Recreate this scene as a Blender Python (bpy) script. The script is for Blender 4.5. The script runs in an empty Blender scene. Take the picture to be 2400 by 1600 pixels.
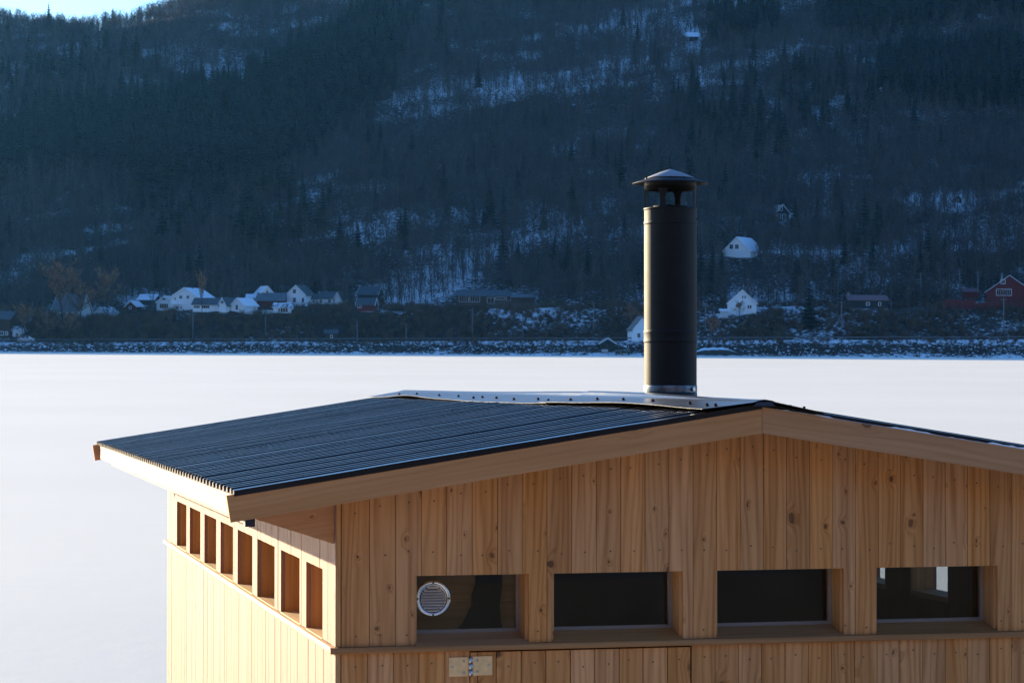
import bpy, math, random
import numpy as np
from mathutils import Matrix, Vector

SC = bpy.context.scene
COL = SC.collection
random.seed(7)
R = math.radians

# ------------------------------------------------------------------ camera
FPX, CX, CY = 5900.0, 1200.0, 800.0          # focal length in pixels of the 2400 x 1600 photo
CAMZ = 3.7
ROLL, PITCH = 0.0059, 5.0 / 5900.0
fwd = Vector((0, math.cos(PITCH), -math.sin(PITCH)))
right = Vector((math.cos(ROLL), 0, math.sin(ROLL)))
up = right.cross(fwd).normalized()
right = fwd.cross(up).normalized()
CAM = Vector((0, 0, CAMZ))
cd = bpy.data.cameras.new('camera')
cam = bpy.data.objects.new('camera', cd)
COL.objects.link(cam)
cam.matrix_world = Matrix(((right.x, up.x, -fwd.x, CAM.x), (right.y, up.y, -fwd.y, CAM.y),
                           (right.z, up.z, -fwd.z, CAM.z), (0, 0, 0, 1)))
cd.sensor_width = 36.0
cd.sensor_fit = 'HORIZONTAL'
cd.lens = FPX / 2400 * 36
cd.clip_start, cd.clip_end = 0.1, 20000
cd.dof.use_dof = True
cd.dof.focus_distance = 10.2
cd.dof.aperture_fstop = 26
SC.camera = cam

# ------------------------------------------------------------------ sky and sun
SUN_AZ, SUN_EL = R(40), R(11.1)              # to the left of the view, low winter sun
sdir = Vector((-math.sin(SUN_AZ) * math.cos(SUN_EL), math.cos(SUN_AZ) * math.cos(SUN_EL), math.sin(SUN_EL)))
W = bpy.data.worlds.new('World')
SC.world = W
W.use_nodes = True
wn = W.node_tree.nodes
sky = wn.new('ShaderNodeTexSky')
sky.sky_type = 'NISHITA'
sky.sun_disc = False
sky.sun_elevation = SUN_EL
sky.sun_rotation = -SUN_AZ
sky.air_density = 1.0
sky.dust_density = 0.5
sky.ozone_density = 6.2
wn['Background'].inputs[1].default_value = 0.125
W.node_tree.links.new(sky.outputs[0], wn['Background'].inputs[0])
sl = bpy.data.lights.new('sun', 'SUN')
sl.energy = 5.0
sl.angle = R(0.53)
sl.color = (1.0, 0.81, 0.51)
sun = bpy.data.objects.new('sun', sl)
COL.objects.link(sun)
sun.rotation_euler = sdir.to_track_quat('Z', 'Y').to_euler()
sun.location = (-40, 30, 60)
vs = SC.view_settings
vs.view_transform = 'Standard'
vs.look = 'None'
vs.exposure = 1.52
vs.gamma = 1.0
vs.use_curve_mapping = False

# ------------------------------------------------------------------ helpers
def ray(px, py):
    return (right * ((px - CX) / FPX) + up * (-(py - CY) / FPX) + fwd)

def link(o, parent=None):
    COL.objects.link(o)
    if parent is not None:
        o.parent = parent
    return o

def tag(o, label=None, cat=None, group=None, kind=None):
    if label: o['label'] = label
    if cat: o['category'] = cat
    if group: o['group'] = group
    if kind: o['kind'] = kind
    return o

def empty(name, label, cat, loc=(0, 0, 0), rz=0, group=None):
    o = bpy.data.objects.new(name, None)
    o.empty_display_size = 0.3
    o.location = loc
    o.rotation_euler = (0, 0, rz)
    return tag(link(o), label, cat, group)

class MB:
    def __init__(s): s.v, s.f, s.sm = [], [], []
    def add(s, vs_, fs, smooth=False):
        n = len(s.v); s.v += [tuple(p) for p in vs_]
        s.f += [tuple(i + n for i in f) for f in fs]; s.sm += [smooth] * len(fs)
        return s
    def box(s, x0, x1, y0, y1, z0, z1):
        return s.add([(x0,y0,z0),(x1,y0,z0),(x1,y1,z0),(x0,y1,z0),(x0,y0,z1),(x1,y0,z1),(x1,y1,z1),(x0,y1,z1)],
                     [(0,3,2,1),(4,5,6,7),(0,1,5,4),(1,2,6,5),(2,3,7,6),(3,0,4,7)])
    def bar(s, corners8):                     # lower quad, upper quad
        return s.add(corners8, [(0,3,2,1),(4,5,6,7),(0,1,5,4),(1,2,6,5),(2,3,7,6),(3,0,4,7)])
    def prism(s, poly, a0, a1, axis='y'):     # polygon (u, v) pushed along an axis
        n = len(poly)
        if axis == 'y': P = lambda u, v, a: (u, a, v)
        elif axis == 'x': P = lambda u, v, a: (a, u, v)
        else: P = lambda u, v, a: (u, v, a)
        vv = [P(u, v, a0) for u, v in poly] + [P(u, v, a1) for u, v in poly]
        ff = [tuple(range(n)), tuple(range(2*n-1, n-1, -1))]
        ff += [(i, i + n, (i+1) % n + n, (i+1) % n) for i in range(n)]
        return s.add(vv, ff)
    def tube(s, p0, p1, r0, r1=None, n=8, cap=True, smooth=True):
        r1 = r0 if r1 is None else r1
        p0, p1 = Vector(p0), Vector(p1)
        d = (p1 - p0).normalized()
        a = d.orthogonal().normalized(); b = d.cross(a)
        vv = []
        for p, r in ((p0, r0), (p1, r1)):
            for i in range(n):
                t = 2 * math.pi * i / n
                vv.append(p + (a * math.cos(t) + b * math.sin(t)) * r)
        s.add(vv, [(i, (i+1) % n, (i+1) % n + n, i + n) for i in range(n)], smooth)
        if cap:
            m = len(s.v) - 2 * n
            s.f += [tuple(m + i for i in range(n-1, -1, -1)), tuple(m + n + i for i in range(n))]
            s.sm += [False, False]
        return s
    def lathe(s, prof, c=(0, 0), n=40, smooth=True, a0=0.0, a1=2*math.pi):
        full = abs(a1 - a0 - 2*math.pi) < 1e-6
        m = n if full else n + 1
        vv = []
        for r, z in prof:
            for i in range(m):
                t = a0 + (a1 - a0) * i / n
                vv.append((c[0] + r * math.cos(t), c[1] + r * math.sin(t), z))
        ff = []
        for k in range(len(prof) - 1):
            for i in range(n):
                j = (i + 1) % m
                ff.append((k*m + i, k*m + j, (k+1)*m + j, (k+1)*m + i))
        return s.add(vv, ff, smooth)
    def mesh(s, name):
        me = bpy.data.meshes.new(name)
        me.from_pydata(s.v, [], s.f)
        me.polygons.foreach_set('use_smooth', s.sm)
        me.update()
        return me
    def build(s, name, mat, parent=None):
        me = s.mesh(name)
        me.materials.append(mat)
        return link(bpy.data.objects.new(name, me), parent)

def recalc(o):
    import bmesh
    bm = bmesh.new(); bm.from_mesh(o.data)
    bmesh.ops.recalc_face_normals(bm, faces=bm.faces)
    bm.to_mesh(o.data); bm.free()
    return o

# numpy value noise
_rng = np.random.RandomState(3)
_T = _rng.rand(256, 256)
def vnoise(x, y):
    x = np.asarray(x, float); y = np.asarray(y, float)
    xi = np.floor(x).astype(int); yi = np.floor(y).astype(int)
    fx = x - xi; fy = y - yi
    fx = fx*fx*(3-2*fx); fy = fy*fy*(3-2*fy)
    a = _T[xi & 255, yi & 255]; b = _T[(xi+1) & 255, yi & 255]
    c = _T[xi & 255, (yi+1) & 255]; d = _T[(xi+1) & 255, (yi+1) & 255]
    return (a*(1-fx)+b*fx)*(1-fy) + (c*(1-fx)+d*fx)*fy
def fbm(x, y, o=4):
    t, a, s = 0, 0.5, 0
    for k in range(o):
        t = t + a*vnoise(x*2**k + 17.3*k, y*2**k + 5.1*k); s += a; a *= 0.5
    return t / s
def sstep(a, b, x):
    t = np.clip((np.asarray(x, float)-a)/(b-a), 0, 1); return t*t*(3-2*t)

# ------------------------------------------------------------------ materials
class NT:
    def __init__(s, name):
        s.m = bpy.data.materials.new(name); s.m.use_nodes = True
        s.t = s.m.node_tree; s.n = s.t.nodes
        s.b = s.n['Principled BSDF']
    def node(s, typ, **kw):
        n = s.n.new(typ)
        for k, v in kw.items(): setattr(n, k, v)
        return n
    def put(s, sock, v):
        if hasattr(v, 'is_output') or isinstance(v, bpy.types.NodeSocket): s.t.links.new(v, sock)
        else: sock.default_value = v
    def math(s, op, a, b=0.0, c=None, clamp=False):
        n = s.node('ShaderNodeMath', operation=op); n.use_clamp = clamp
        s.put(n.inputs[0], a); s.put(n.inputs[1], b)
        if c is not None: s.put(n.inputs[2], c)
        return n.outputs[0]
    def sm(s, x, a, b, lo=0.0, hi=1.0):
        n = s.node('ShaderNodeMapRange', interpolation_type='SMOOTHSTEP')
        s.put(n.inputs[0], x); n.inputs[1].default_value = a; n.inputs[2].default_value = b
        n.inputs[3].default_value = lo; n.inputs[4].default_value = hi
        return n.outputs[0]
    def mix(s, f, a, b, typ='MIX'):
        n = s.node('ShaderNodeMix', data_type='RGBA', blend_type=typ)
        s.put(n.inputs[0], f)
        for k, v in ((6, a), (7, b)):
            s.put(n.inputs[k], (*v, 1) if isinstance(v, tuple) and len(v) == 3 else v)
        return n.outputs[2]
    def noise(s, vec, scale, detail=3, rough=0.5, dim='3D'):
        n = s.node('ShaderNodeTexNoise', noise_dimensions=dim)
        if vec is not None: s.put(n.inputs['Vector'], vec)
        n.inputs['Scale'].default_value = scale
        n.inputs['Detail'].default_value = detail
        n.inputs['Roughness'].default_value = rough
        return n.outputs[0]
    def comb(s, x, y, z=0.0):
        n = s.node('ShaderNodeCombineXYZ')
        for i, v in enumerate((x, y, z)): s.put(n.inputs[i], v)
        return n.outputs[0]
    def obj(s):
        tc = s.node('ShaderNodeTexCoord'); sp = s.node('ShaderNodeSeparateXYZ')
        s.t.links.new(tc.outputs['Object'], sp.inputs[0])
        return tc.outputs['Object'], sp.outputs[0], sp.outputs[1], sp.outputs[2]
    def rand(s):
        return s.node('ShaderNodeObjectInfo').outputs['Random']
    def bump(s, h, strength=0.3, dist=0.01):
        n = s.node('ShaderNodeBump'); s.put(n.inputs['Height'], h)
        n.inputs['Strength'].default_value = strength; n.inputs['Distance'].default_value = dist
        s.t.links.new(n.outputs[0], s.b.inputs['Normal'])
    def set(s, col=None, rough=None, metal=None, spec=None):
        if col is not None: s.put(s.b.inputs['Base Color'], (*col, 1) if isinstance(col, tuple) else col)
        if rough is not None: s.put(s.b.inputs['Roughness'], rough)
        if metal is not None: s.put(s.b.inputs['Metallic'], metal)
        if spec is not None: s.put(s.b.inputs['Specular IOR Level'], spec)
        return s.m

def wood(name, light, dark, axis='z', slope=0.0, xa=0.0, knots=0.5, var=0.20, redden=(1.08, 0.90, 0.78)):
    t = NT(name)
    o, x, y, z = t.obj()
    r = t.rand()
    if axis == 'z': along, across = z, t.math('ADD', x, y)
    elif axis == 'y': along, across = y, t.math('ADD', x, z)
    else:
        along = x
        dx = t.math('ABSOLUTE', t.math('SUBTRACT', x, xa))
        across = t.math('ADD', t.math('MULTIPLY_ADD', dx, slope, z), y)
    al = t.math('MULTIPLY_ADD', r, 37.0, along)
    ac = t.math('MULTIPLY_ADD', r, 11.0, across)
    # knots
    vo = t.node('ShaderNodeTexVoronoi', voronoi_dimensions='2D')
    vo.inputs['Scale'].default_value = 1.0
    w1 = t.noise(t.comb(t.math('MULTIPLY', ac, 22.0), t.math('MULTIPLY', al, 16.0)), 1.0, 2, 0.5, '2D')
    w2 = t.noise(t.comb(t.math('MULTIPLY', ac, 19.0), t.math('MULTIPLY', al, 25.0), 3.0), 1.0, 2, 0.5, '2D')
    t.put(vo.inputs['Vector'], t.comb(t.math('MULTIPLY_ADD', w1, 0.16, t.math('MULTIPLY', ac, 8.0)), t.math('MULTIPLY_ADD', w2, 0.16, t.math('MULTIPLY', al, 5.4))))
    d = vo.outputs['Distance']
    sp = t.node('ShaderNodeSeparateColor'); t.t.links.new(vo.outputs['Color'], sp.inputs[0])
    pres = t.math('LESS_THAN', sp.outputs[0], knots)
    size = t.math('MULTIPLY_ADD', t.math('POWER', sp.outputs[1], 3.5), 0.095, 0.026)
    rel = t.math('DIVIDE', d, size)
    core = t.math('MULTIPLY', t.sm(rel, 1.3, 0.8), pres)
    heart = t.math('MULTIPLY', t.sm(rel, 0.75, 0.35), pres)
    swirl = t.math('MULTIPLY', t.math('POWER', 2.718, t.math('MULTIPLY', t.math('MULTIPLY', rel, rel), -0.16)), pres)
    # grain
    n1 = t.noise(t.comb(t.math('MULTIPLY', ac, 7.0), t.math('MULTIPLY', al, 0.7)), 1.0, 2, 0.5, '2D')
    g = t.math('ADD', t.math('MULTIPLY', ac, 215.0), t.math('MULTIPLY', n1, 27.0))
    g = t.math('MULTIPLY_ADD', swirl, 11.0, g)
    ring = t.math('MULTIPLY_ADD', t.math('SINE', g), 0.5, 0.5)
    ring = t.math('POWER', ring, 2.2)
    soft = t.noise(t.comb(t.math('MULTIPLY', ac, 24.0), t.math('MULTIPLY', al, 0.9)), 1.0, 3, 0.6, '2D')
    fine = t.noise(t.comb(t.math('MULTIPLY', ac, 420.0), t.math('MULTIPLY', al, 9.0)), 1.0, 2, 0.5, '2D')
    f = t.math('ADD', t.math('MULTIPLY', ring, 0.42), t.math('MULTIPLY', t.sm(soft, 0.35, 0.7), 0.50))
    f = t.math('ADD', f, t.math('MULTIPLY_ADD', fine, 0.40, -0.16), clamp=True)
    f = t.math('ADD', f, t.math('MULTIPLY', swirl, 0.40), clamp=True)
    c = t.mix(f, light, dark)
    # each board has its own tone
    r2 = t.math('FRACT', t.math('MULTIPLY', r, 17.31))
    r3 = t.math('FRACT', t.math('MULTIPLY', r, 91.7))
    c = t.mix(t.math('MULTIPLY', r2, var), c, tuple(l*m for l, m in zip(dark, redden)))
    hv = t.node('ShaderNodeHueSaturation')
    t.put(hv.inputs['Value'], t.math('MULTIPLY_ADD', r3, 0.20, 0.90))
    t.put(hv.inputs['Saturation'], t.math('MULTIPLY_ADD', r2, 0.08, 1.0))
    t.put(hv.inputs['Color'], c)
    c = t.mix(t.math('MULTIPLY', core, t.math('MULTIPLY_ADD', sp.outputs[2], 0.45, 0.5)), hv.outputs[0], (0.060, 0.026, 0.012))
    c = t.mix(t.math('MULTIPLY', heart, 0.55), c, tuple(q*0.5 for q in dark))
    t.set(c, 0.62, spec=0.3)
    t.bump(t.math('ADD', fine, t.math('MULTIPLY', ring, 0.8)), 0.25, 0.0015)
    return t.m

def flat(name, col, rough=0.6, metal=0.0, spec=0.5, n=0.0, scale=8.0):
    t = NT(name)
    if n:
        o, x, y, z = t.obj()
        k = t.noise(o, scale, 4, 0.6)
        c = t.mix(t.sm(k, 0.3, 0.7), tuple(a*(1-n) for a in col), tuple(min(1, a*(1+n)) for a in col))
        return t.set(c, rough, metal, spec)
    return t.set(col, rough, metal, spec)

M = {}
ROOF_S = 0.1553
M['plank'] = wood('larch_plank', (0.71, 0.345, 0.145), (0.40, 0.160, 0.055), 'z', knots=0.55)  # front copy, its colour warmed to offset the gable's blue shade
M['plank_sunlit'] = wood('sunlit_larch_plank', (0.345, 0.188, 0.147), (0.225, 0.108, 0.074), 'z', knots=0.18, var=0.2)  # same larch boards, with the sunlit wall's tone put into the colour
M['barge'] = wood('barge_wood', (0.58, 0.295, 0.143), (0.475, 0.222, 0.098), 'x', ROOF_S, 1.602, knots=0.10, var=0.1)
M['fascia'] = wood('fascia_wood', (0.45, 0.315, 0.232), (0.37, 0.24, 0.16), 'y', knots=0.12, var=0.1)
M['jamb'] = wood('jamb_wood', (0.60, 0.315, 0.135), (0.43, 0.20, 0.078), 'z', knots=0.2, var=0.2)
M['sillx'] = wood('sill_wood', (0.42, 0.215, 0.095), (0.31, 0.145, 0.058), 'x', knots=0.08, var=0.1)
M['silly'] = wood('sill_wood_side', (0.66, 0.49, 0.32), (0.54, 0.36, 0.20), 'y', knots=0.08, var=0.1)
M['core'] = flat('building_paper', (0.03, 0.025, 0.02), 0.9)
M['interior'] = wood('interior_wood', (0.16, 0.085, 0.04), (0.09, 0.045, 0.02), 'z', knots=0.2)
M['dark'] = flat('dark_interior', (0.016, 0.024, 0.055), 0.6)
M['bead'] = flat('pale_bead', (0.27, 0.21, 0.175), 0.35)
M['galv'] = flat('galvanised_steel', (0.55, 0.56, 0.58), 0.32, 1.0, n=0.15, scale=60)
M['band'] = flat('tarnished_band', (0.16, 0.18, 0.21), 0.38, 0.8, n=0.4, scale=25)
M['screw'] = flat('dark_screw', (0.02, 0.02, 0.022), 0.35, 0.6)
M['nail'] = flat('nail_steel', (0.10, 0.085, 0.075), 0.5, 0.7)
M['steel'] = flat('polished_steel', (0.80, 0.79, 0.77), 0.24, 1.0)
M['louvre'] = flat('brushed_louvre', (0.80, 0.74, 0.70), 0.34, 0.75)
M['brass'] = flat('brass_plate', (0.88, 0.56, 0.26), 0.45, 0.25, n=0.10, scale=40)

def _roofmetal():
    t = NT('black_roof_metal')
    o, x, y, z = t.obj()
    k = t.noise(o, 3.0, 4, 0.6)
    c = t.mix(t.sm(k, 0.3, 0.7), (0.006, 0.007, 0.010), (0.012, 0.013, 0.017))
    t.set(c, t.math('MULTIPLY_ADD', k, 0.18, 0.20), 0.0, 0.32)
    return t.m
M['roofmetal'] = _roofmetal()
def _capmetal():
    t = NT('ridge_metal')
    o, x, y, z = t.obj()
    k = t.noise(o, 5.0, 4, 0.6)
    t.set((0.030, 0.033, 0.040), t.math('MULTIPLY_ADD', k, 0.2, 0.24), 0.0, 0.5)
    t.bump(t.noise(o, 4.0, 2), 0.25, 0.02)
    return t.m
M['capmetal'] = _capmetal()
def _flue():
    t = NT('black_flue_paint')
    o, x, y, z = t.obj()
    k = t.noise(o, 14.0, 4, 0.6)
    c = t.mix(t.sm(k, 0.35, 0.7), (0.0095, 0.009, 0.0088), (0.015, 0.0138, 0.0132))
    t.set(c, t.math('MULTIPLY_ADD', k, 0.15, 0.50), 0.0, 0.25)
    return t.m
M['flue'] = _flue()
def _glass(name, tint, fac):
    t = NT(name)
    tr = t.node('ShaderNodeBsdfTransparent'); tr.inputs[0].default_value = (*tint, 1)
    gl = t.node('ShaderNodeBsdfGlossy'); gl.inputs['Roughness'].default_value = 0.02
    gl.inputs[0].default_value = (1, 1, 1, 1)
    fr = t.node('ShaderNodeFresnel')
    bf = t.node('ShaderNodeNewGeometry').outputs['Backfacing']
    t.put(fr.inputs[0], t.math('MULTIPLY_ADD', bf, 1/1.5-1.5, 1.5))
    mx = t.node('ShaderNodeMixShader')
    t.put(mx.inputs[0], t.math('MULTIPLY', fr.outputs[0], fac, clamp=True))
    t.t.links.new(tr.outputs[0], mx.inputs[1]); t.t.links.new(gl.outputs[0], mx.inputs[2])
    t.t.links.new(mx.outputs[0], t.n['Material Output'].inputs[0])
    return t.m
M['glass'] = _glass('window_glass', (0.86, 0.88, 0.88), 1.0)
M['housepane'] = flat('house_window_pane', (0.012, 0.014, 0.018), 0.25)
def _snow(name='snow', c=(0.80, 0.82, 0.85)):
    t = NT(name)
    o, x, y, z = t.obj()
    k = t.noise(o, 0.8, 4)
    t.set(t.mix(k, tuple(a*0.93 for a in c), c), 0.7, spec=0.2)
    return t.m
M['snow'] = _snow()
M['frost'] = _snow('frost', (0.34, 0.37, 0.41))
# ------------------------------------------------------------------ terrain
def road_z(x): return np.clip(3.35 + 0.0088*np.asarray(x, float), 1.6, 5.2)
def crest(x):
    x = np.asarray(x, float)
    c = 146.0 + 91*sstep(-185, -40, x) + 6*np.sin(x*0.013) + 3*np.sin(x*0.05+1)
    return c - 90*sstep(260, 900, x)
def height(x, Y):
    x = np.asarray(x, float); Y = np.asarray(Y, float)
    zr = road_z(x)
    def seg(a, b): return np.clip((Y-a)/(b-a), 0, 1)
    z = -0.6 + 0.62*seg(596, 600.3) + (zr-0.75)*seg(600.3, 608) + 0.73*seg(608, 610.6)
    bank_end = 636 + 6*(fbm(x/40, x*0+2.2, 2)-0.5) + 6*sstep(-20, 60, x)
    zt = 10.8 + 1.2*sstep(-60, 120, x) - 6.2*sstep(-82, -96, x)*sstep(-140, -96, x)*0.55
    t = np.clip((Y-619.5)/(bank_end-619.5), 0, 1)
    z = z + (zt - zr)*(t*0.55 + 0.45*t*t*(3-2*t)) + 1.0*seg(640, 656)
    far = np.maximum(Y-656, 0)
    s = 0.285*far + 0.00006*far*far
    wl = sstep(650, 720, Y)
    und = (fbm(x/90+3, Y/110+9, 3)-0.5)*16*wl
    band = (z+s) - 0.20*x
    led = (fbm(x/38, band/9.0+4, 3)-0.5)*5.0*sstep(642, 690, Y)
    small = (fbm(x/7, Y/7, 3)-0.5)*1.6*sstep(621, 632, Y)
    rough = (fbm(x/1.9, Y/1.9, 2)-0.5)*0.7*sstep(600, 602, Y)*(1-sstep(607.5, 610, Y))
    p = z + s + und + led + small + rough
    C = crest(x) + (fbm(x/25, Y/60, 3)-0.5)*9
    ex = p - C
    k = 7.0
    over = k*np.log1p(np.exp(np.clip(ex/k, -40, 40)))
    return np.where(Y > 660, p - 1.35*over, p)

def project(x, y, z):
    dx, dy, dz = x-CAM.x, y-CAM.y, z-CAM.z
    a = dx*right.x + dy*right.y + dz*right.z
    b = dx*up.x + dy*up.y + dz*up.z
    c = dx*fwd.x + dy*fwd.y + dz*fwd.z
    return CX + FPX*a/c, CY - FPX*b/c

def hit(px, py, y0=600.0):
    d = ray(px, py)
    Y = np.arange(y0, 1500, 0.25)
    t = Y/d.y
    x = d.x*t; z = CAMZ + d.z*t
    under = np.nonzero(height(x, Y) >= z)[0]
    i = under[0] if len(under) else len(Y)-1
    return Vector((float(x[i]), float(Y[i]), float(z[i])))

# snow cover, laid out over the hillside
SNOWBLOB = [(1400,130,280,120,.13),(1640,40,120,60,.24),(1500,60,170,50,.15),(1150,190,150,70,.10),(1000,250,110,50,.10),
            (1040,640,110,50,.42),(950,690,75,40,.40),(1160,600,60,20,.36),(1330,330,35,45,.24),(1615,185,30,22,.3),
            (2280,110,70,45,.14),(2000,60,120,40,.10),(480,20,120,30,.15),(330,180,60,25,.14),(620,70,180,40,.12),
            (180,440,50,25,.18),(300,660,200,40,.10),(430,470,120,40,.06),(1740,690,40,28,.22),(1960,740,60,20,.10),(2100,730,120,30,.14),
            (2140,465,60,22,.20),(2290,470,90,18,.20),(1880,580,120,14,.10),(1960,510,60,30,.16),(1700,540,120,30,.08),
            (1540,500,160,40,.05),(860,640,60,20,.14),(1250,690,80,20,.14),(700,420,90,25,.12),(640,560,160,30,.08),
            (250,715,60,28,-.4),(560,760,120,30,-.1),(300,770,250,30,-.25),(1100,780,300,30,-.06)]
SNOWLINE = [(1205,211,1400,180,6,.14),(1400,180,1592,146,6,.16),(1000,352,1145,316,8,.30),(680,432,790,412,8,.28),
            (880,735,1000,660,9,.18),(1000,655,1165,588,9,.24),(1320,350,1372,300,9,.2),(560,585,800,545,9,.20),(800,545,880,520,7,.18),
            (60,610,330,560,9,.22),(290,650,560,600,9,.14),(1790,590,1960,592,4,.28),(2170,588,2330,572,6,.2),
            (1820,515,1900,500,6,.32),(2100,470,2200,452,7,.24),(2330,468,2400,440,8,.3),(1660,745,1790,722,6,.22),(1700,590,1620,610,8,.12),
            (1250,560,1420,520,7,.12),(880,700,1060,690,10,.2),(960,170,1080,135,7,.2),(130,470,195,435,6,.26)]
def snow_value(x, Y, z):
    u, v = project(x, Y, z)
    band = z - 0.20*x
    n = 0.62*fbm(x/34, band/8.5, 4) + 0.38*fbm(x/9+40, Y/14+11, 3)
    s = n - 0.04
    for cx_, cy_, rx, ry, a in SNOWBLOB:
        s = s + .72*a*np.exp(-(((u-cx_)/rx)**2 + ((v-cy_)/ry)**2))
    for x0, y0, x1, y1, w, a in SNOWLINE:
        tx, ty = x1-x0, y1-y0; L = math.hypot(tx, ty); tx /= L; ty /= L
        l = (u-x0)*tx + (v-y0)*ty; d = -(u-x0)*ty + (v-y0)*tx
        s = s + a*np.exp(-(d/w)**2)*sstep(-15, 15, l)*(1-sstep(L-15, L+15, l))*(0.55+0.9*fbm(u/22, v/22, 2))
    s = s + 0.03*sstep(619, 622, Y)*(1-sstep(634, 640, Y))
    s = s + 0.30*(1-sstep(600.6, 603, Y)) + 0.22*sstep(606, 607.5, Y)*(1-sstep(610.5, 611.5, Y))
    return np.clip(s, 0, 1)

# spruce stands and open birch wood (outlines seen from the fjord)
def inpoly(u, v, poly):
    c = np.zeros(np.shape(u), bool); n = len(poly)
    for i in range(n):
        x0, y0 = poly[i]; x1, y1 = poly[i-1]
        if y0 == y1: continue
        c ^= ((y0 > v) != (y1 > v)) & (u < (x1-x0)*(v-y0)/(y1-y0)+x0)
    return c
MASS = [[(430,205),(560,195),(700,130),(870,40),(940,60),(935,130),(900,235),(815,300),(745,375),(610,430),(400,445),(150,405),(0,430),(-120,400),(-100,330),(60,300),(250,270)],
        [(1960,-60),(2480,-60),(2480,70),(2330,40),(2100,90),(1930,100)],
        [(1660,60),(1720,30),(1810,35),(1830,80),(1740,105),(1670,105)],
        [(2060,150),(2150,120),(2250,135),(2330,110),(2480,130),(2480,270),(2300,260),(2120,240),(2060,230)]]
HALF = [[(1840,165),(2060,150),(2080,240),(1960,330),(1830,300)], [(300,450),(720,440),(800,520),(640,600),(330,560)],
        [(0,190),(250,110),(430,205),(60,300)], [(1560,240),(1720,160),(1850,250),(1850,370),(1600,370)], [(950,-40),(1150,-40),(1000,90),(930,60)]]

xs = np.concatenate([np.arange(-1500, -330, 26.0), np.arange(-330, 330, 2.2), np.arange(330, 1300, 26.0)])
ys = np.concatenate([np.arange(595, 612, 0.8), np.arange(612, 660, 1.6), np.arange(660, 1130, 2.4), np.arange(1130, 1900, 22.0)])
GX, GY = np.meshgrid(xs, ys, indexing='ij')
GZ = height(GX, GY)
nx, ny = GX.shape
verts = np.stack([GX, GY, GZ], -1).reshape(-1, 3)
idx = np.arange(nx*ny).reshape(nx, ny)
quads = np.stack([idx[:-1, :-1], idx[1:, :-1], idx[1:, 1:], idx[:-1, 1:]], -1).reshape(-1, 4)
me = bpy.data.meshes.new('hillside')
me.vertices.add(len(verts)); me.vertices.foreach_set('co', verts.ravel())
me.loops.add(quads.size); me.loops.foreach_set('vertex_index', quads.ravel().astype(np.int32))
me.polygons.add(len(quads)); me.polygons.foreach_set('loop_start', np.arange(0, quads.size, 4, dtype=np.int32))
me.update(calc_edges=True)
me.polygons.foreach_set('use_smooth', np.ones(len(quads), bool))
at = me.attributes.new('snow', 'FLOAT', 'POINT')
at.data.foreach_set('value', snow_value(GX, GY, GZ).reshape(-1).astype(np.float32))
def _terrain():
    t = NT('winter_hillside')
    o, x, y, z = t.obj()
    a = t.node('ShaderNodeAttribute', attribute_name='snow').outputs['Fac']
    n1 = t.noise(o, 0.85, 5, 0.7)
    n2 = t.noise(o, 0.10, 4, 0.6)
    n3 = t.noise(o, 2.2, 3, 0.6)
    geo = t.node('ShaderNodeNewGeometry'); sp = t.node('ShaderNodeSeparateXYZ')
    t.t.links.new(geo.outputs['Normal'], sp.inputs[0])
    nz = t.math('MULTIPLY', t.math('SUBTRACT', sp.outputs[2], 0.93), 0.5)
    s = t.math('ADD', t.math('ADD', a, nz), t.math('MULTIPLY', t.math('SUBTRACT', n1, 0.5), 1.15))
    snow = t.sm(s, 0.49, 0.78)
    heath = t.mix(t.sm(n2, 0.35, 0.65), (0.036, 0.025, 0.018), (0.048, 0.038, 0.027))
    rock = t.mix(n3, (0.030, 0.030, 0.032), (0.085, 0.082, 0.08))
    g = t.mix(t.sm(n1, 0.52, 0.62), heath, rock)
    t.set(t.mix(snow, g, (0.78, 0.80, 0.83)), 0.85, spec=0.15)
    t.bump(t.math('ADD', n1, n3), 0.6, 0.5)
    return t.m
M['terrain'] = _terrain()
me.materials.append(M['terrain'])
hill = link(bpy.data.objects.new('hillside', me)); tag(hill, kind='structure')

# frozen fjord
def _ice():
    t = NT('snowy_ice')
    o, x, y, z = t.obj()
    big = t.noise(o, 0.035, 4, 0.55)
    mid = t.noise(t.comb(t.math('MULTIPLY', x, 0.5), t.math('MULTIPLY', y, 1.6)), 1.3, 5, 0.6)
    c = t.mix(t.sm(big, 0.3, 0.7), (0.79, 0.745, 0.615), (0.83, 0.787, 0.655))
    c = t.mix(t.math('MULTIPLY', t.sm(mid, 0.4, 0.75), 0.22), c, (0.73, 0.695, 0.59))
    # colour toned down near the camera, painting in a dimmer foreground
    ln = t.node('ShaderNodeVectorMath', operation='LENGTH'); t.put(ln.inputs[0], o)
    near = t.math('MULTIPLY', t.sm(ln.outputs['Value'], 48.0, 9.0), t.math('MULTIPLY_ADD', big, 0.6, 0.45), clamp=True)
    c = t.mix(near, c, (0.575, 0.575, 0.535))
    t.set(c, 0.55, spec=0.35)
    f1 = t.noise(o, 26.0, 4, 0.65)
    f2 = t.noise(o, 2.2, 4, 0.55)
    t.bump(t.math('ADD', t.math('MULTIPLY', f1, 0.45), f2), 0.28, 0.03)
    return t.m
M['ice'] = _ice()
ice = MB()
e = [-9000, -2500, -600, -120, -30, 0, 30, 120, 600, 2500, 9000]
ice.add([(a, b, 0) for a in e for b in e], [(i*11+j, (i+1)*11+j, (i+1)*11+j+1, i*11+j+1) for i in range(10) for j in range(10)])
tag(ice.build('frozen_fjord', M['ice']), kind='structure')

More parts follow.
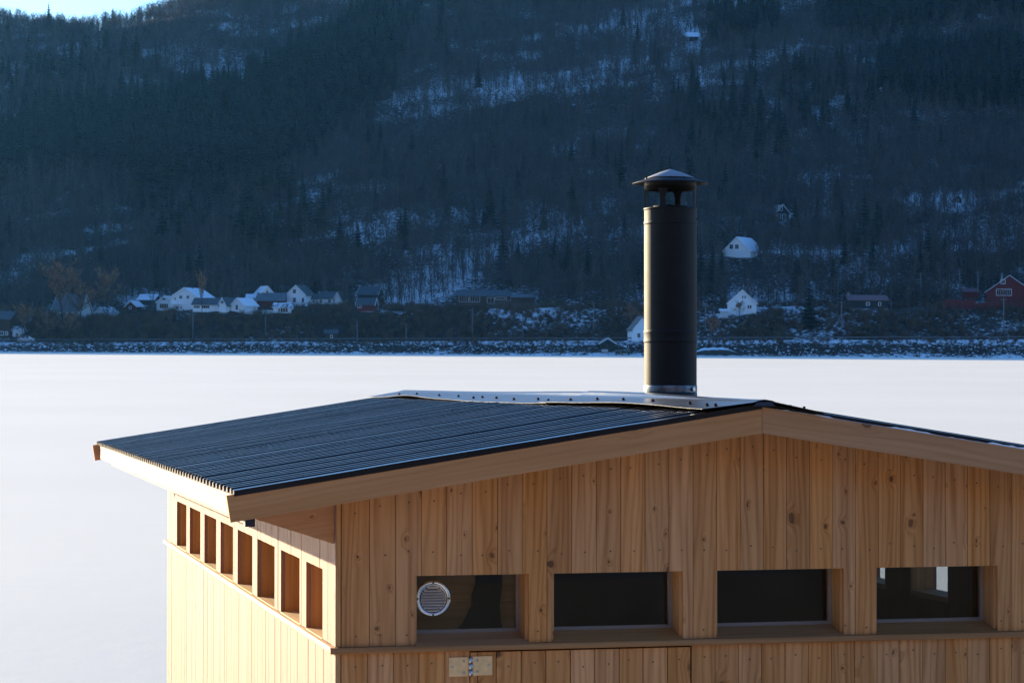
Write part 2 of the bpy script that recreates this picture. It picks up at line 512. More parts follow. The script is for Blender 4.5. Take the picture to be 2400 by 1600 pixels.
# road on its shelf above the water
M['asphalt'] = flat('road_asphalt', (0.055, 0.055, 0.058), 0.85, n=0.25, scale=0.6)
M['paint'] = flat('road_paint', (0.6, 0.6, 0.58), 0.6)
rx = list(np.arange(-330, 331, 10.0))
def strip(name, y0, y1, dz, mat):
    m = MB(); vv = []
    for x in rx:
        z = float(road_z(x)) + dz
        vv += [(x, y0, z), (x, y1, z)]
    m.add(vv, [(2*i, 2*i+2, 2*i+3, 2*i+1) for i in range(len(rx)-1)])
    return tag(m.build(name, mat), kind='structure')
strip('shore_road', 611.2, 618.6, 0.03, M['asphalt'])
strip('edge_line', 611.5, 611.62, 0.036, M['paint'])
strip('edge_line', 618.2, 618.32, 0.036, M['paint'])

# guard rail
M['rail'] = flat('weathered_rail', (0.13, 0.135, 0.14), 0.5, 0.6)
gr = empty('guard_rail', 'long grey steel guard rail along the shore road', 'guard rail', (0, 610.8, 3.4))
m = MB()
for i in range(len(rx)-1):
    a, b = rx[i], rx[i+1]
    za, zb = float(road_z(a))-3.4, float(road_z(b))-3.4
    m.bar([(a,-.04,za+.50),(b,-.04,zb+.50),(b,.04,zb+.50),(a,.04,za+.50),(a,-.04,za+.75),(b,-.04,zb+.75),(b,.04,zb+.75),(a,.04,za+.75)])
m.build('rail', M['rail'], gr)
m = MB()
for x in np.arange(-328, 330, 4.0):
    z = float(road_z(x))-3.4
    m.box(x-.06, x+.06, .045, .16, z-.5, z+.72)
tag(m.build('post', M['rail'], gr), kind='stuff')

# ------------------------------------------------------------------ plants
def spruce_mesh(seed, tiers=13, per=11):
    rnd = random.Random(seed)
    tr = MB().tube((0,0,-0.03), (0,0,0.5), 0.016, 0.009, 6, False).tube((0,0,0.5), (0,0,1.0), 0.009, 0.001, 5, False)
    cr = MB()
    lean = rnd.uniform(0.85, 1.15)
    for k in range(tiers):
        f = k/(tiers-1)
        z = 0.07 + 0.90*f**0.92
        rad = (0.165*(1-f)**0.85 + 0.008)*rnd.uniform(0.85, 1.12)*lean
        n = max(5, int(per*(1-f*0.5)))
        a0 = rnd.random()*6.28
        for i in range(n):
            a = a0 + 6.283*i/n + rnd.uniform(-.25, .25)
            r = rad*rnd.uniform(0.65, 1.2)
            w = 0.36*rad + 0.010
            dz = -0.25*r - 0.012*rnd.random()
            ca, sa = math.cos(a), math.sin(a)
            hz = 0.020 + 0.028*(1-f)
            b = (0, 0, z+hz)
            l = (ca*r*0.62 - sa*w, sa*r*0.62 + ca*w, z+dz*0.7)
            rr = (ca*r*0.62 + sa*w, sa*r*0.62 - ca*w, z+dz*0.7)
            tp = (ca*r, sa*r, z+dz)
            cr.add([b, l, tp, rr, (ca*r*.5, sa*r*.5, z+dz-0.028)], [(0,1,2), (0,2,3), (1,4,2), (4,3,2)])
    return tr, cr

def birch_mesh(seed, twigs=150, spread=0.26, limbs=15, tw=1.0):
    rnd = random.Random(seed)
    tr = MB(); cr = MB()
    p = Vector((0,0,-0.03)); path = [p]
    for k in range(5):
        p = p + Vector((rnd.uniform(-.025,.025), rnd.uniform(-.025,.025), 0.195)); path.append(p)
    for k in range(5):
        tr.tube(path[k], path[k+1], 0.016*(1-k/5.4), 0.016*(1-(k+1)/5.4), 5, False)
    tips = []
    for i in range(limbs):
        f = rnd.uniform(0.22, 0.92)
        k = min(int(f*5), 4); b = path[k].lerp(path[k+1], f*5-k)
        a = rnd.random()*6.28
        L = spread*rnd.uniform(0.6, 1.15)*(1.15-0.75*f)
        e1 = b + Vector((math.cos(a)*L*.6, math.sin(a)*L*.6, L*0.55))
        e2 = e1 + Vector((math.cos(a)*L*.35+rnd.uniform(-.03,.03), math.sin(a)*L*.35+rnd.uniform(-.03,.03), L*0.6))
        tr.tube(b, e1, 0.0065, 0.0045, 3, False); tr.tube(e1, e2, 0.0045, 0.002, 3, False)
        tips += [(b, e1), (e1, e2), (e1, e2)]
    tips += [(path[4], path[5])]*3
    for i in range(twigs):
        a, b = rnd.choice(tips)
        s = a.lerp(b, rnd.random())
        th = rnd.random()*6.28
        L = rnd.uniform(0.05, 0.13)
        e_ = s + Vector((math.cos(th)*L*.75, math.sin(th)*L*.75, rnd.uniform(-0.2, 0.9)*L))
        w = Vector((-math.sin(th), math.cos(th), 0.2))*rnd.uniform(0.0024, 0.0044)*tw
        cr.add([s-w, s+w, e_], [(0,1,2)])
        th2 = th + rnd.uniform(-1, 1)
        e3 = s.lerp(e_, .5) + Vector((math.cos(th2)*L*.5, math.sin(th2)*L*.5, rnd.uniform(0, .6)*L))
        cr.add([s.lerp(e_, .45)-w*.7, s.lerp(e_, .45)+w*.7, e3], [(0,1,2)])
    return tr, cr

def shrub_mesh(seed):
    rnd = random.Random(seed); cr = MB()
    for i in range(46):
        a = rnd.random()*6.28; r = rnd.uniform(0, .25)
        b = Vector((math.cos(a)*r, math.sin(a)*r, -0.05))
        L = rnd.uniform(.5, 1.05)
        e_ = b + Vector((math.cos(a)*L*.35+rnd.uniform(-.15,.15), math.sin(a)*L*.35+rnd.uniform(-.15,.15), L))
        w = Vector((-math.sin(a), math.cos(a), 0))*0.018
        cr.add([b-w, b+w, e_], [(0,1,2)])
        for q in range(2):
            s = b.lerp(e_, rnd.uniform(.3,.8)); th = rnd.random()*6.28
            cr.add([s-w*.7, s+w*.7, s+Vector((math.cos(th)*.2, math.sin(th)*.2, rnd.uniform(.1,.35)))], [(0,1,2)])
    return cr

def rock_mesh(seed):
    rnd = random.Random(seed); m = MB()
    import bmesh
    bm = bmesh.new(); bmesh.ops.create_icosphere(bm, subdivisions=2, radius=0.5)
    ax = Vector((rnd.random(), rnd.random(), rnd.random()))*8
    cuts = [Vector((rnd.uniform(-1,1), rnd.uniform(-1,1), rnd.uniform(-1,1))).normalized() for _ in range(7)]
    for v in bm.verts:
        for c in cuts:
            d = v.co.dot(c)
            if d > 0.33: v.co -= c*(d-0.33)
        v.co.x *= 1.15; v.co.z *= 0.8
    m.add([v.co.copy() for v in bm.verts], [tuple(q.index for q in f.verts) for f in bm.faces])
    bm.free()
    return m

def _needle():
    t = NT('spruce_needles')
    r = t.rand()
    return t.set(t.mix(r, (0.013, 0.022, 0.020), (0.023, 0.035, 0.031)), 0.8, spec=0.15)
M['needle'] = _needle()
M['bark'] = flat('dark_bark', (0.055, 0.045, 0.038), 0.9)
def _birch(name, a, b):
    t = NT(name); r = t.rand()
    return t.set(t.mix(r, a, b), 0.85, spec=0.15)
M['birchbark'] = _birch('birch_bark', (0.075, 0.066, 0.060), (0.16, 0.145, 0.13))
M['twig'] = _birch('birch_twigs', (0.052, 0.042, 0.040), (0.10, 0.078, 0.070))
M['scrub'] = _birch('scrub_twigs', (0.085, 0.058, 0.042), (0.17, 0.115, 0.08))
M['redtwig'] = _birch('russet_twigs', (0.38, 0.19, 0.11), (0.46, 0.25, 0.15))
def _rock():
    t = NT('snowy_rock')
    o, x, y, z = t.obj()
    geo = t.node('ShaderNodeNewGeometry'); sp = t.node('ShaderNodeSeparateXYZ')
    t.t.links.new(geo.outputs['Normal'], sp.inputs[0])
    n = t.noise(o, 3.0, 4)
    s = t.sm(t.math('ADD', sp.outputs[2], t.math('MULTIPLY', t.math('SUBTRACT', n, 0.5), 0.9)), 0.62, 0.78)
    c = t.mix(n, (0.035, 0.035, 0.037), (0.10, 0.098, 0.095))
    t.set(t.mix(s, c, (0.78, 0.80, 0.83)), 0.8, spec=0.2)
    return t.m
M['rock'] = _rock()

def join_variant(name, parts, col):
    vv, ff, mi, ms = [], [], [], []
    for mb, mat in parts:
        n = len(vv); vv += mb.v; ff += [tuple(i+n for i in f) for f in mb.f]
        mi += [len(ms)]*len(mb.f); ms.append(mat)
    me_ = bpy.data.meshes.new(name); me_.from_pydata(vv, [], ff)
    for q in ms: me_.materials.append(q)
    me_.polygons.foreach_set('material_index', mi); me_.update()
    o = bpy.data.objects.new(name, me_); col.objects.link(o)
    return o

def scatter(name, label, cat, P, scl, rot, var, col, tilt=0.0):
    n = len(P)
    me_ = bpy.data.meshes.new(name)
    me_.vertices.add(n); me_.vertices.foreach_set('co', np.asarray(P, np.float32).ravel())
    sc = np.asarray(scl, np.float32)
    if sc.ndim == 1: sc = np.stack([sc]*3, -1)
    a = me_.attributes.new('scl', 'FLOAT_VECTOR', 'POINT'); a.data.foreach_set('vector', sc.ravel())
    rv = np.zeros((n, 3), np.float32); rv[:, 2] = rot
    if tilt: rv[:, :2] = np.random.RandomState(5).uniform(-tilt, tilt, (n, 2))
    a = me_.attributes.new('rotv', 'FLOAT_VECTOR', 'POINT'); a.data.foreach_set('vector', rv.ravel())
    a = me_.attributes.new('var', 'INT', 'POINT'); a.data.foreach_set('value', np.asarray(var, np.int32))
    me_.update()
    o = link(bpy.data.objects.new(name, me_))
    tag(o, label, cat, kind='stuff')
    ng = bpy.data.node_groups.new(name + '_nodes', 'GeometryNodeTree')
    ng.interface.new_socket('Geometry', in_out='INPUT', socket_type='NodeSocketGeometry')
    ng.interface.new_socket('Geometry', in_out='OUTPUT', socket_type='NodeSocketGeometry')
    N = ng.nodes; L = ng.links
    gi, go = N.new('NodeGroupInput'), N.new('NodeGroupOutput')
    ip = N.new('GeometryNodeInstanceOnPoints'); ci = N.new('GeometryNodeCollectionInfo')
    ci.inputs['Collection'].default_value = col
    ci.inputs['Separate Children'].default_value = True
    ci.inputs['Reset Children'].default_value = True
    def na(nm, typ):
        q = N.new('GeometryNodeInputNamedAttribute'); q.data_type = typ; q.inputs[0].default_value = nm
        return [s for s in q.outputs if s.enabled and s.name == 'Attribute'][0]
    L.new(gi.outputs[0], ip.inputs['Points']); L.new(ci.outputs[0], ip.inputs['Instance'])
    ip.inputs['Pick Instance'].default_value = True
    L.new(na('var', 'INT'), ip.inputs['Instance Index'])
    L.new(na('scl', 'FLOAT_VECTOR'), ip.inputs['Scale'])
    L.new(na('rotv', 'FLOAT_VECTOR'), ip.inputs['Rotation'])
    L.new(ip.outputs[0], go.inputs[0])
    md = o.modifiers.new('scatter', 'NODES'); md.node_group = ng
    return o

c_spruce = bpy.data.collections.new('spruce_kinds')
c_birch = bpy.data.collections.new('birch_kinds')
c_shrub = bpy.data.collections.new('shrub_kinds')
c_rock = bpy.data.collections.new('rock_kinds')
SPR = [spruce_mesh(11+i) for i in range(4)]
BIR = [birch_mesh(31+i, 170) for i in range(5)]
for i, (a, b) in enumerate(SPR): join_variant('spruce_kind_%d' % i, [(a, M['bark']), (b, M['needle'])], c_spruce)
for i, (a, b) in enumerate(BIR): join_variant('birch_kind_%d' % i, [(a, M['birchbark']), (b, M['twig'])], c_birch)
for i in range(3): join_variant('shrub_kind_%d' % i, [(shrub_mesh(60+i), M['scrub'])], c_shrub)
for i in range(5): join_variant('rock_kind_%d' % i, [(rock_mesh(80+i), M['rock'])], c_rock)

CLEAR2 = []
CLEAR = []      # (x, y, radius) kept free of wild trees, filled from the house list
# ------------------------------------------------------------------ houses on the far shore
def boards(name, col, n=0.12):
    t = NT(name)
    o, x, y, z = t.obj()
    k = t.noise(t.comb(t.math('MULTIPLY', x, 6.0), t.math('MULTIPLY', y, 6.0), t.math('MULTIPLY', z, 0.7)), 1.0, 3)
    return t.set(t.mix(k, tuple(a*(1-n) for a in col), tuple(min(.95, a*(1+n)) for a in col)), 0.7, spec=0.25)
M['white'] = boards('white_painted_boards', (0.84, 0.84, 0.83))
M['offwhite'] = boards('aged_white_boards', (0.60, 0.60, 0.58))
M['red'] = boards('red_painted_boards', (0.14, 0.024, 0.023))
M['brown'] = boards('brown_stained_boards', (0.075, 0.048, 0.034))
M['darkgreen'] = boards('dark_green_boards', (0.022, 0.040, 0.036))
M['darkwall'] = boards('tarred_boards', (0.028, 0.030, 0.034))
M['stone'] = flat('foundation_stone', (0.17, 0.165, 0.16), 0.85, n=0.3, scale=2.0)
M['slate'] = flat('slate_roof', (0.045, 0.055, 0.062), 0.6, n=0.3, scale=1.5)
M['greyroof'] = flat('grey_roof', (0.11, 0.12, 0.13), 0.6, n=0.25, scale=1.5)
M['redroof'] = flat('dull_red_roof', (0.15, 0.055, 0.055), 0.6, n=0.25, scale=1.5)
def _snowroof(name, cover):
    t = NT(name); o, x, y, z = t.obj()
    k = t.noise(o, 1.1, 5, 0.6)
    s = t.sm(k, 1-cover-0.08, 1-cover+0.08)
    return t.set(t.mix(s, (0.07, 0.08, 0.09), (0.74, 0.77, 0.81)), 0.75, spec=0.2)
M['snowroof'] = _snowroof('snowy_roof', 0.80)
M['halfsnow'] = _snowroof('half_snowy_roof', 0.52)

def roof_slabs(o, gable, w, d, he, hr, mat, ov=0.35, th=0.16, trim=None):
    m = MB()
    if gable == 'front':
        for sx in (-1, 1):
            k = (hr-he)/(w/2)
            a = [(0, hr+.02), (sx*(w/2+ov), he-k*ov+.02), (sx*(w/2+ov), he-k*ov+.02+th), (0, hr+.02+th)]
            m.prism(a, -ov, d+ov, 'y')
    else:
        k = (hr-he)/(d/2)
        for sy in (-1, 1):
            y1 = d/2 + sy*(d/2+ov)
            a = [(d/2, hr+.02), (y1, he-k*ov+.02), (y1, he-k*ov+.02+th), (d/2, hr+.02+th)]
            m.prism(a, -w/2-ov, w/2+ov, 'x')
    r = recalc(m.build('roof', mat, o))
    if trim is not None:
        if gable == 'front':
            for sx in (-1, 1):
                k = (hr-he)/(w/2)
                t = MB().prism([(0, hr-.12), (sx*(w/2+ov), he-k*ov-.12), (sx*(w/2+ov), he-k*ov+th+.05), (0, hr+th+.05)], -ov-.06, -ov-.005, 'y')
                recalc(t.build('barge_board', trim, r))
        else:
            k = (hr-he)/(d/2)
            for sx in (-1, 1):
                xa, xb = sorted((sx*(w/2+ov+.005), sx*(w/2+ov+.06)))
                for sy in (-1, 1):
                    y1 = d/2 + sy*(d/2+ov)
                    t = MB().prism([(d/2, hr-.12), (y1, he-k*ov-.12), (y1, he-k*ov+th+.05), (d/2, hr+th+.05)], xa, xb, 'x')
                    recalc(t.build('barge_board', trim, r))
    return r

def win(o, u, v, w, h, frame, y=0.0, panes=2):
    f = MB().box(u-w/2-.10, u+w/2+.10, y-.06, y+.05, v-h/2-.10, v+h/2+.10).build('window', frame, o)
    pw = w/panes
    for i in range(panes):
        MB().box(u-w/2+pw*i+.03, u-w/2+pw*(i+1)-.03, y-.085, y-.058, v-h/2, v+h/2).build('pane', M['housepane'], f)

def house(name, label, px0, px1, pyb, pye, pyr, d, gable, yaw, wall, roof, wins=(), cat='house', trim=None, frame='white',
          chimney=None, door=None, group='houses on the far shore', base='stone', ysink=0.0, ov=0.35):
    pc = (px0+px1)/2
    c = hit(pc, pyb)
    s = c.y/FPX
    w, he, hr = (px1-px0)*s, (pyb-pye)*s, (pyb-pyr)*s
    CLEAR.append((c.x, c.y+d/2, max(w, d)*0.62+1.5))
    CLEAR2.extend([(c.x, c.y-q, w*.5+.8) for q in (3, 8, 13, 19, 25)])
    o = empty(name, label, cat, (c.x, c.y+ysink, c.z), R(yaw), group)
    m = MB()
    if gable == 'front': m.prism([(-w/2, 0), (w/2, 0), (w/2, he), (0, hr), (-w/2, he)], 0, d, 'y')
    else: m.prism([(0, 0), (d, 0), (d, he), (d/2, hr), (0, he)], -w/2, w/2, 'x')
    recalc(m.build('wall', M[wall], o))
    MB().box(-w/2-.08, w/2+.08, -.08, d+.08, -4.5, -0.004).build('foundation', M[base], o)
    r = roof_slabs(o, gable, w, d, he, hr, M[roof], ov=ov, trim=M[trim] if trim else None)
    for q in wins:
        win(o, (q[0]-pc)*s, (pyb-q[1])*s, q[2]*s, q[3]*s, M[frame], panes=q[4] if len(q) > 4 else 2)
    if door:
        dd = MB().box((door[0]-pc)*s-.45, (door[0]-pc)*s+.45, -.05, .03, 0.02, 2.0).build('door', M[door[1]], o)
    if chimney:
        u = (chimney[0]-pc)*s
        yc = d*0.45
        MB().box(u-.28, u+.28, yc-.28, yc+.28, max(he, hr-1.4), (pyb-chimney[1])*s).build('chimney', M['stone'], r)
    return o, s, c

house('shore_house', 'dark red house with white lower storey at the left edge', -26, 24, 792, 748, 730, 8, 'side', -8, 'brown', 'slate',
      [(4,781,8,8),(16,781,5,7)], trim='brown')
house('garden_shed', 'tiny white shed beside the house at the left edge', 29, 51, 790, 774, 766, 3, 'side', -5, 'white', 'halfsnow', [(40,783,5,5)], cat='shed')
house('villa', 'white house with grey roof and gabled dormer behind russet bare trees', 121, 188, 745, 727, 690, 8, 'side', -12, 'offwhite', 'greyroof',
      [(128,737,6,10),(150,735,6,9),(165,735,6,9),(180,735,6,9)], trim='white')
house('dormer_wing', 'white gabled wing with tall window in front of the grey roofed house', 145, 172, 722, 707, 690, 4, 'front', -10, 'white', 'greyroof',
      [(158,706,8,11,3)], trim='white', base='white', ysink=-1.0)
house('garden_shed', 'small white gabled shed on the snowy brow right of the bare trees', 215, 250, 742, 732, 720, 5, 'front', -35, 'white', 'halfsnow', [(228,736,5,6)], cat='shed')
house('cabin', 'small reddish brown cabin left of the large white house', 293, 321, 727, 717, 706, 4, 'front', -20, 'red', 'snowroof', [(305,721,5,5)], cat='cabin', trim='white')
house('garage', 'low garage with snowy roof behind the brown cabin', 322, 362, 716, 702, 690, 6, 'side', -10, 'darkwall', 'snowroof', cat='garage')
# the white cluster on the terrace
house('farmhouse', 'large white house with wide gable and two groups of attic windows', 397, 466, 727, 697, 675, 11, 'front', -16, 'white', 'snowroof',
      [(423,696,7,7),(441,696,7,7,3),(409,700,4,5)], trim='white', chimney=(432,672))
house('farmhouse_wing', 'white gabled wing with glazed front on the large white house', 368, 407, 728, 708, 694, 5, 'front', -8, 'white', 'snowroof',
      [(386,717,20,10,5),(386,701,8,4,2)], trim='white', ysink=-1.5)
house('glazed_porch', 'low glazed porch between the white wing and the dark roofed house', 407, 449, 727, 713, 708, 3.5, 'side', -4, 'offwhite', 'snowroof',
      [(416,721,8,7,3),(428,721,8,7,3),(440,721,8,7,3)], cat='porch', ysink=-1.0)
house('long_house', 'long low white house with plain dark roof beside the large white one', 451, 515, 732, 713, 699, 6.5, 'side', -6, 'white', 'slate',
      [(482,719,18,6,4),(461,719,14,5,4)], trim='white')
house('gable_porch', 'narrow white gable with triangular window at the end of the dark roofed house', 513, 531, 732, 713, 698, 7, 'front', -20, 'white', 'slate',
      [(522,708,6,6)], trim='white', ysink=-0.8)
house('cottage', 'small white cottage with snowy roof and one dark window', 539, 574, 733, 715, 699, 7, 'front', -24, 'white', 'snowroof', [(555,720,6,11,1)], trim='white')
house('back_house', 'white gabled house half hidden behind the red barn', 608, 644, 714, 690, 671, 8, 'front', 18, 'white', 'snowroof', [(626,684,5,6)], trim='white')
house('side_shed', 'pale lean shed left of the house behind the red barn', 578, 606, 716, 698, 690, 5, 'side', 4, 'offwhite', 'snowroof', cat='shed')
house('red_barn', 'dark red barn with smooth grey roof among white houses', 601, 666, 724, 704, 687, 7, 'side', -3, 'red', 'greyroof', [(650,713,5,6)], cat='barn')
house('greenhouse', 'low white garden house with speckled snowy roof and row of windows', 640, 682, 734, 720, 710, 4.5, 'side', -5, 'white', 'halfsnow',
      [(660,727,5,9,1),(666,727,5,9,1),(672,727,5,9,1),(654,727,4,8,1)], cat='garden house')
house('white_house', 'tall narrow white house with three dark windows right of the red barn', 671, 716, 717, 690, 669, 8, 'front', -14, 'white', 'slate',
      [(690,683,7,9),(690,703,7,11),(711,703,6,10)], trim='white', chimney=(700,666))
house('link_wing', 'low dark roofed wing joining the tall white house to its neighbour', 718, 742, 713, 700, 690, 4, 'side', -5, 'offwhite', 'slate', [(726,706,5,7),(735,706,5,7)])
house('low_white_house', 'low white house with dark roof right of the tall narrow one', 742, 782, 714, 699, 684, 7, 'side', -14, 'white', 'slate',
      [(752,705,4,7,1),(773,705,6,7)], trim='white', chimney=(756,680))
house('small_gable', 'small white gable end right of the low white house', 784, 798, 714, 697, 686, 6, 'front', -18, 'white', 'slate', trim='white')
house('dark_house', 'dark slate roofed house with white barge boards behind the red shed', 838, 884, 707, 690, 671, 7, 'side', -10, 'darkwall', 'slate', trim='white')
house('red_shed', 'small red shed with white plinth at the end of the row', 836, 876, 730, 714, 699, 5, 'side', -6, 'red', 'slate', [(842,717,8,7,2)], cat='shed', base='white', trim='white')
house('bank_hut', 'small weathered brown hut on the dark bank by the road', 762, 790, 794, 781, 773, 4, 'side', 3, 'brown', 'slate', [(777,788,4,6,1)], cat='hut')
# middle of the shore
house('long_cabin', 'long low dark cabin with pale windows on the slope left of chimney', 1072, 1196, 712, 694, 680, 8, 'side', 2, 'brown', 'slate',
      [(1087,701,22,12,4),(1113,701,22,12,4),(1150,704,16,13,2),(1172,699,22,5,5),(1192,699,9,9,1)], cat='cabin', frame='offwhite', chimney=(1107,673))
house('cabin_annex', 'flat brown annex at the right end of the long cabin', 1199, 1253, 713, 697, 690, 6, 'side', 2, 'brown', 'greyroof', cat='cabin')
def boathouse():
    house('boathouse', 'small dark green gabled boathouse at the water edge', 1406, 1442, 820, 804, 793, 7, 'front', 4, 'darkgreen', 'slate', [(1424,812,8,9,1)], cat='boathouse', trim='offwhite', frame='darkgreen')
    house('sea_house', 'white upper storey over stone base, half hidden behind the black chimney', 1482, 1530, 800, 771, 742, 8, 'front', 6, 'white', 'slate', [(1497,786,7,10)], cat='boathouse')
boathouse()
# right of the chimney
house('hill_house', 'white house with snowy roof high on the slope right of chimney', 1693, 1762, 604, 588, 556, 10, 'front', -28, 'white', 'snowroof',
      [(1713,578,9,10),(1727,578,9,10)], trim='white', group='houses on the far shore')
house('dark_cabin', 'dark cabin with white trimmed gable, highest of the right slope houses', 1818, 1850, 518, 498, 480, 8, 'front', 14, 'darkwall', 'slate',
      [(1829,488,8,11,2),(1825,507,8,9,2),(1838,508,8,11,2)], cat='cabin', trim='offwhite')
house('gable_house', 'white house with steep gable and small paired windows on the low knoll', 1706, 1773, 737, 710, 680, 9, 'front', -4, 'white', 'greyroof',
      [(1740.5,696,3,7,1),(1746,696,3,7,1),(1729,716,9,5,2),(1754,719,4,8,1),(1759,719,4,8,1)], trim='white', chimney=(1743,676))
house('veranda', 'small open white veranda at the left corner of the steep gable house', 1690, 1706, 745, 729, 725, 4, 'side', 0, 'offwhite', 'snowroof', cat='veranda', base='darkwall')
house('red_roof_house', 'long low house with dull red roof in the trees', 1990, 2082, 722, 704, 692, 8, 'side', 3, 'darkwall', 'redroof',
      [(2034,712,7,6),(2062,712,5,6,1)], trim=None, chimney=(1994,684))
house('red_house', 'red gabled house with white framed windows at the right edge', 2312, 2420, 712, 684, 646, 11, 'front', -10, 'red', 'snowroof',
      [(2351,660,9,9,2),(2353,685,34,14,7)], trim=None, chimney=(2349,638))
house('red_extension', 'low dark red extension left of the red gabled house', 2256, 2292, 700, 684, 676, 6, 'side', -4, 'red', 'redroof')
house('arched_shed', 'tiny pale framed shed on the snowy path high at right', 2235, 2254, 476, 466, 457, 3, 'front', 0, 'darkwall', 'snowroof', [(2244,470,5,6)], cat='shed', trim='offwhite')
house('edge_cabin', 'small white cabin cut by the right edge on the snowy path', 2389, 2420, 447, 436, 424, 6, 'front', 10, 'offwhite', 'slate', [(2397,440,8,6)], cat='cabin', trim='white')
house('mountain_farm', 'dark hut with snow covered roof high on the mountainside above the chimney', 1603, 1636, 98, 86, 75, 7, 'side', 0, 'darkwall', 'snowroof', [(1612,92,4,5,1)], cat='hut')

# red terrace in front of the red house
def terrace():
    c = hit(2310, 722); s = c.y/FPX
    o = empty('wooden_terrace', 'red wooden terrace fence stepping down below the red gabled house', 'terrace', (c.x, c.y-1.5, c.z))
    for (a, b, t, bt, yy) in ((2209, 2283, 704, 722, 0.0), (2283, 2440, 711, 728, -0.5), (2286, 2400, 688, 703, 1.2)):
        z0, z1 = (722-bt)*s, (722-t)*s
        x0, x1 = (a-2310)*s, (b-2310)*s
        n = int((x1-x0)/0.5)
        for i in range(n):
            u = x0 + (x1-x0)*i/n
            if t == 688: 
                if i % 3 == 0: MB().box(u, u+.10, yy, yy+.10, z0, z1).build('post', M['red'], o)
            else: MB().box(u, u+.46, yy+random.uniform(-.01, .01), yy+.05, z0-1.0, z1).build('board', M['red'], o)
        MB().box(x0-.05, x1+.05, yy-.03, yy+.12, z1, z1+.10).build('rail', M['red'], o)
    MB().box((2209-2310)*s, (2440-2310)*s, 0.2, 5.0, 0.2, 0.55).build('deck', M['red'], o)
    tb = empty('garden_table', 'pale garden table on the red terrace', 'table', (c.x+(2294-2310)*s, c.y+1.0, c.z+.56))
    MB().box(-1.2, 1.2, -.4, .4, .68, .74).build('table_top', M['offwhite'], tb)
    for x in (-1.1, 1.1):
        for y in (-.33, .33): MB().box(x-.04, x+.04, y-.04, y+.04, 0, .68).build('leg', M['offwhite'], tb)
terrace()

def jetty():
    c = hit(1458, 831); s = c.y/FPX
    o = empty('jetty', 'small snow dusted timber jetty beside the green boathouse', 'jetty', (c.x, c.y-1.0, 0.0))
    for i in range(12): MB().box(-1.75+.3*i, -1.75+.3*i+.27, -.6, 3.0, 1.15, 1.22).build('board', M['offwhite'], o)
    for x in (-1.5, 0, 1.5):
        for y in (-.4, 2.6): MB().tube((x, y, -.4), (x, y, 1.15), .11, .10, 8).build('leg', M['brown'], o)
    MB().box(-1.7, 1.7, -.5, -.38, .6, .74).build('brace', M['brown'], o)
    c2 = hit(1417, 824)
    b = empty('wooden_crate', 'pale wooden crate on the snow before the green boathouse', 'crate', (c2.x, c2.y-.6, c2.z))
    MB().box(-.75, .75, -.4, .4, -.3, .62).build('crate_body', M['bead'], b)
    for z in (.05, .36): MB().box(-.78, .78, -.44, -.402, z, z+.16).build('slat', M['offwhite'], b)
jetty()

def outcrop():
    c = hit(1660, 832)
    w = 13.0
    m = MB(); n, k = 40, 12
    vv = []
    for i in range(n+1):
        u = -1 + 2*i/n
        for j in range(k+1):
            q = j/k
            top = 2.1*max(0, 1-abs(u)**2.6)*(0.9+.2*float(vnoise(i*.35, 3)))
            if q < .35: y, z = -1.3+.5*(q/.35)*(-1), top*(q/.35)*0.80
            else:
                t = (q-.35)/.65; y, z = -1.6+6.5*t, top*(0.82+.25*math.sin(t*1.5))
            y += .35*float(vnoise(i*.5+9, j*.6)); z += .18*float(vnoise(i*.6, j*.8+5))-.1
            vv.append((u*w/2, y, z-.05))
    m.add(vv, [(i*(k+1)+j, (i+1)*(k+1)+j, (i+1)*(k+1)+j+1, i*(k+1)+j+1) for i in range(n) for j in range(k)], True)
    o = m.build('rock_outcrop', M['rock'])
    o.location = (c.x+(1680-1660)*c.y/FPX, c.y+1.2, 0)
    recalc(o)
    tag(o, 'low black rock shelf capped with snow right of the chimney base', 'rock')
outcrop()

# picket fence between the cottages
def fence():
    c = hit(606, 734); s = c.y/FPX
    o = empty('picket_fence', 'low white picket fence between the small cottage and the garden house', 'fence', (c.x, c.y-.4, c.z))
    n = 34; x0 = (574-606)*s; L = 66*s
    for i in range(n): MB().box(x0+L*i/n, x0+L*i/n+.11, -.02, .02, -.8, .85).build('picket', M['white'], o)
    for z in (.2, .62): MB().box(x0, x0+L, .022, .06, z, z+.08).build('rail', M['white'], o)
fence()

# parked car
def car():
    c = hit(74, 794); s = c.y/FPX
    o = empty('parked_car', 'white car parked by the road at the far left', 'car', (c.x, 615.0, float(road_z(c.x))+.034), R(2), None)
    P = [(-2.0,.32),(-2.05,.62),(-1.95,.80),(-1.35,.90),(-.75,1.38),(.65,1.42),(1.25,.98),(1.95,.86),(2.05,.6),(2.0,.32)]
    recalc(MB().prism(P, -.82, .82, 'y').build('body', M['white'], o))
    recalc(MB().prism([(-1.15,.94),(-.72,1.33),(-.05,1.35),(-.05,.94)], -.835, .835, 'y').build('window', M['housepane'], o))
    recalc(MB().prism([(.02,.94),(.02,1.35),(.6,1.36),(1.05,.98)], -.835, .835, 'y').build('window', M['housepane'], o))
    for x in (-1.25, 1.25):
        for y in (-.86, .66):
            wv = MB().tube((x, y, .32), (x, y+.2, .32), .32, .32, 16).build('wheel', M['dark'], o)
            MB().tube((x, y-.015, .32), (x, y+.215, .32), .18, .18, 12).build('rim', M['steel'], wv)
    for y in (-.6, .6): MB().box(1.94, 2.07, y-.15, y+.15, .62, .76).build('headlight', M['bead'], o)
car()

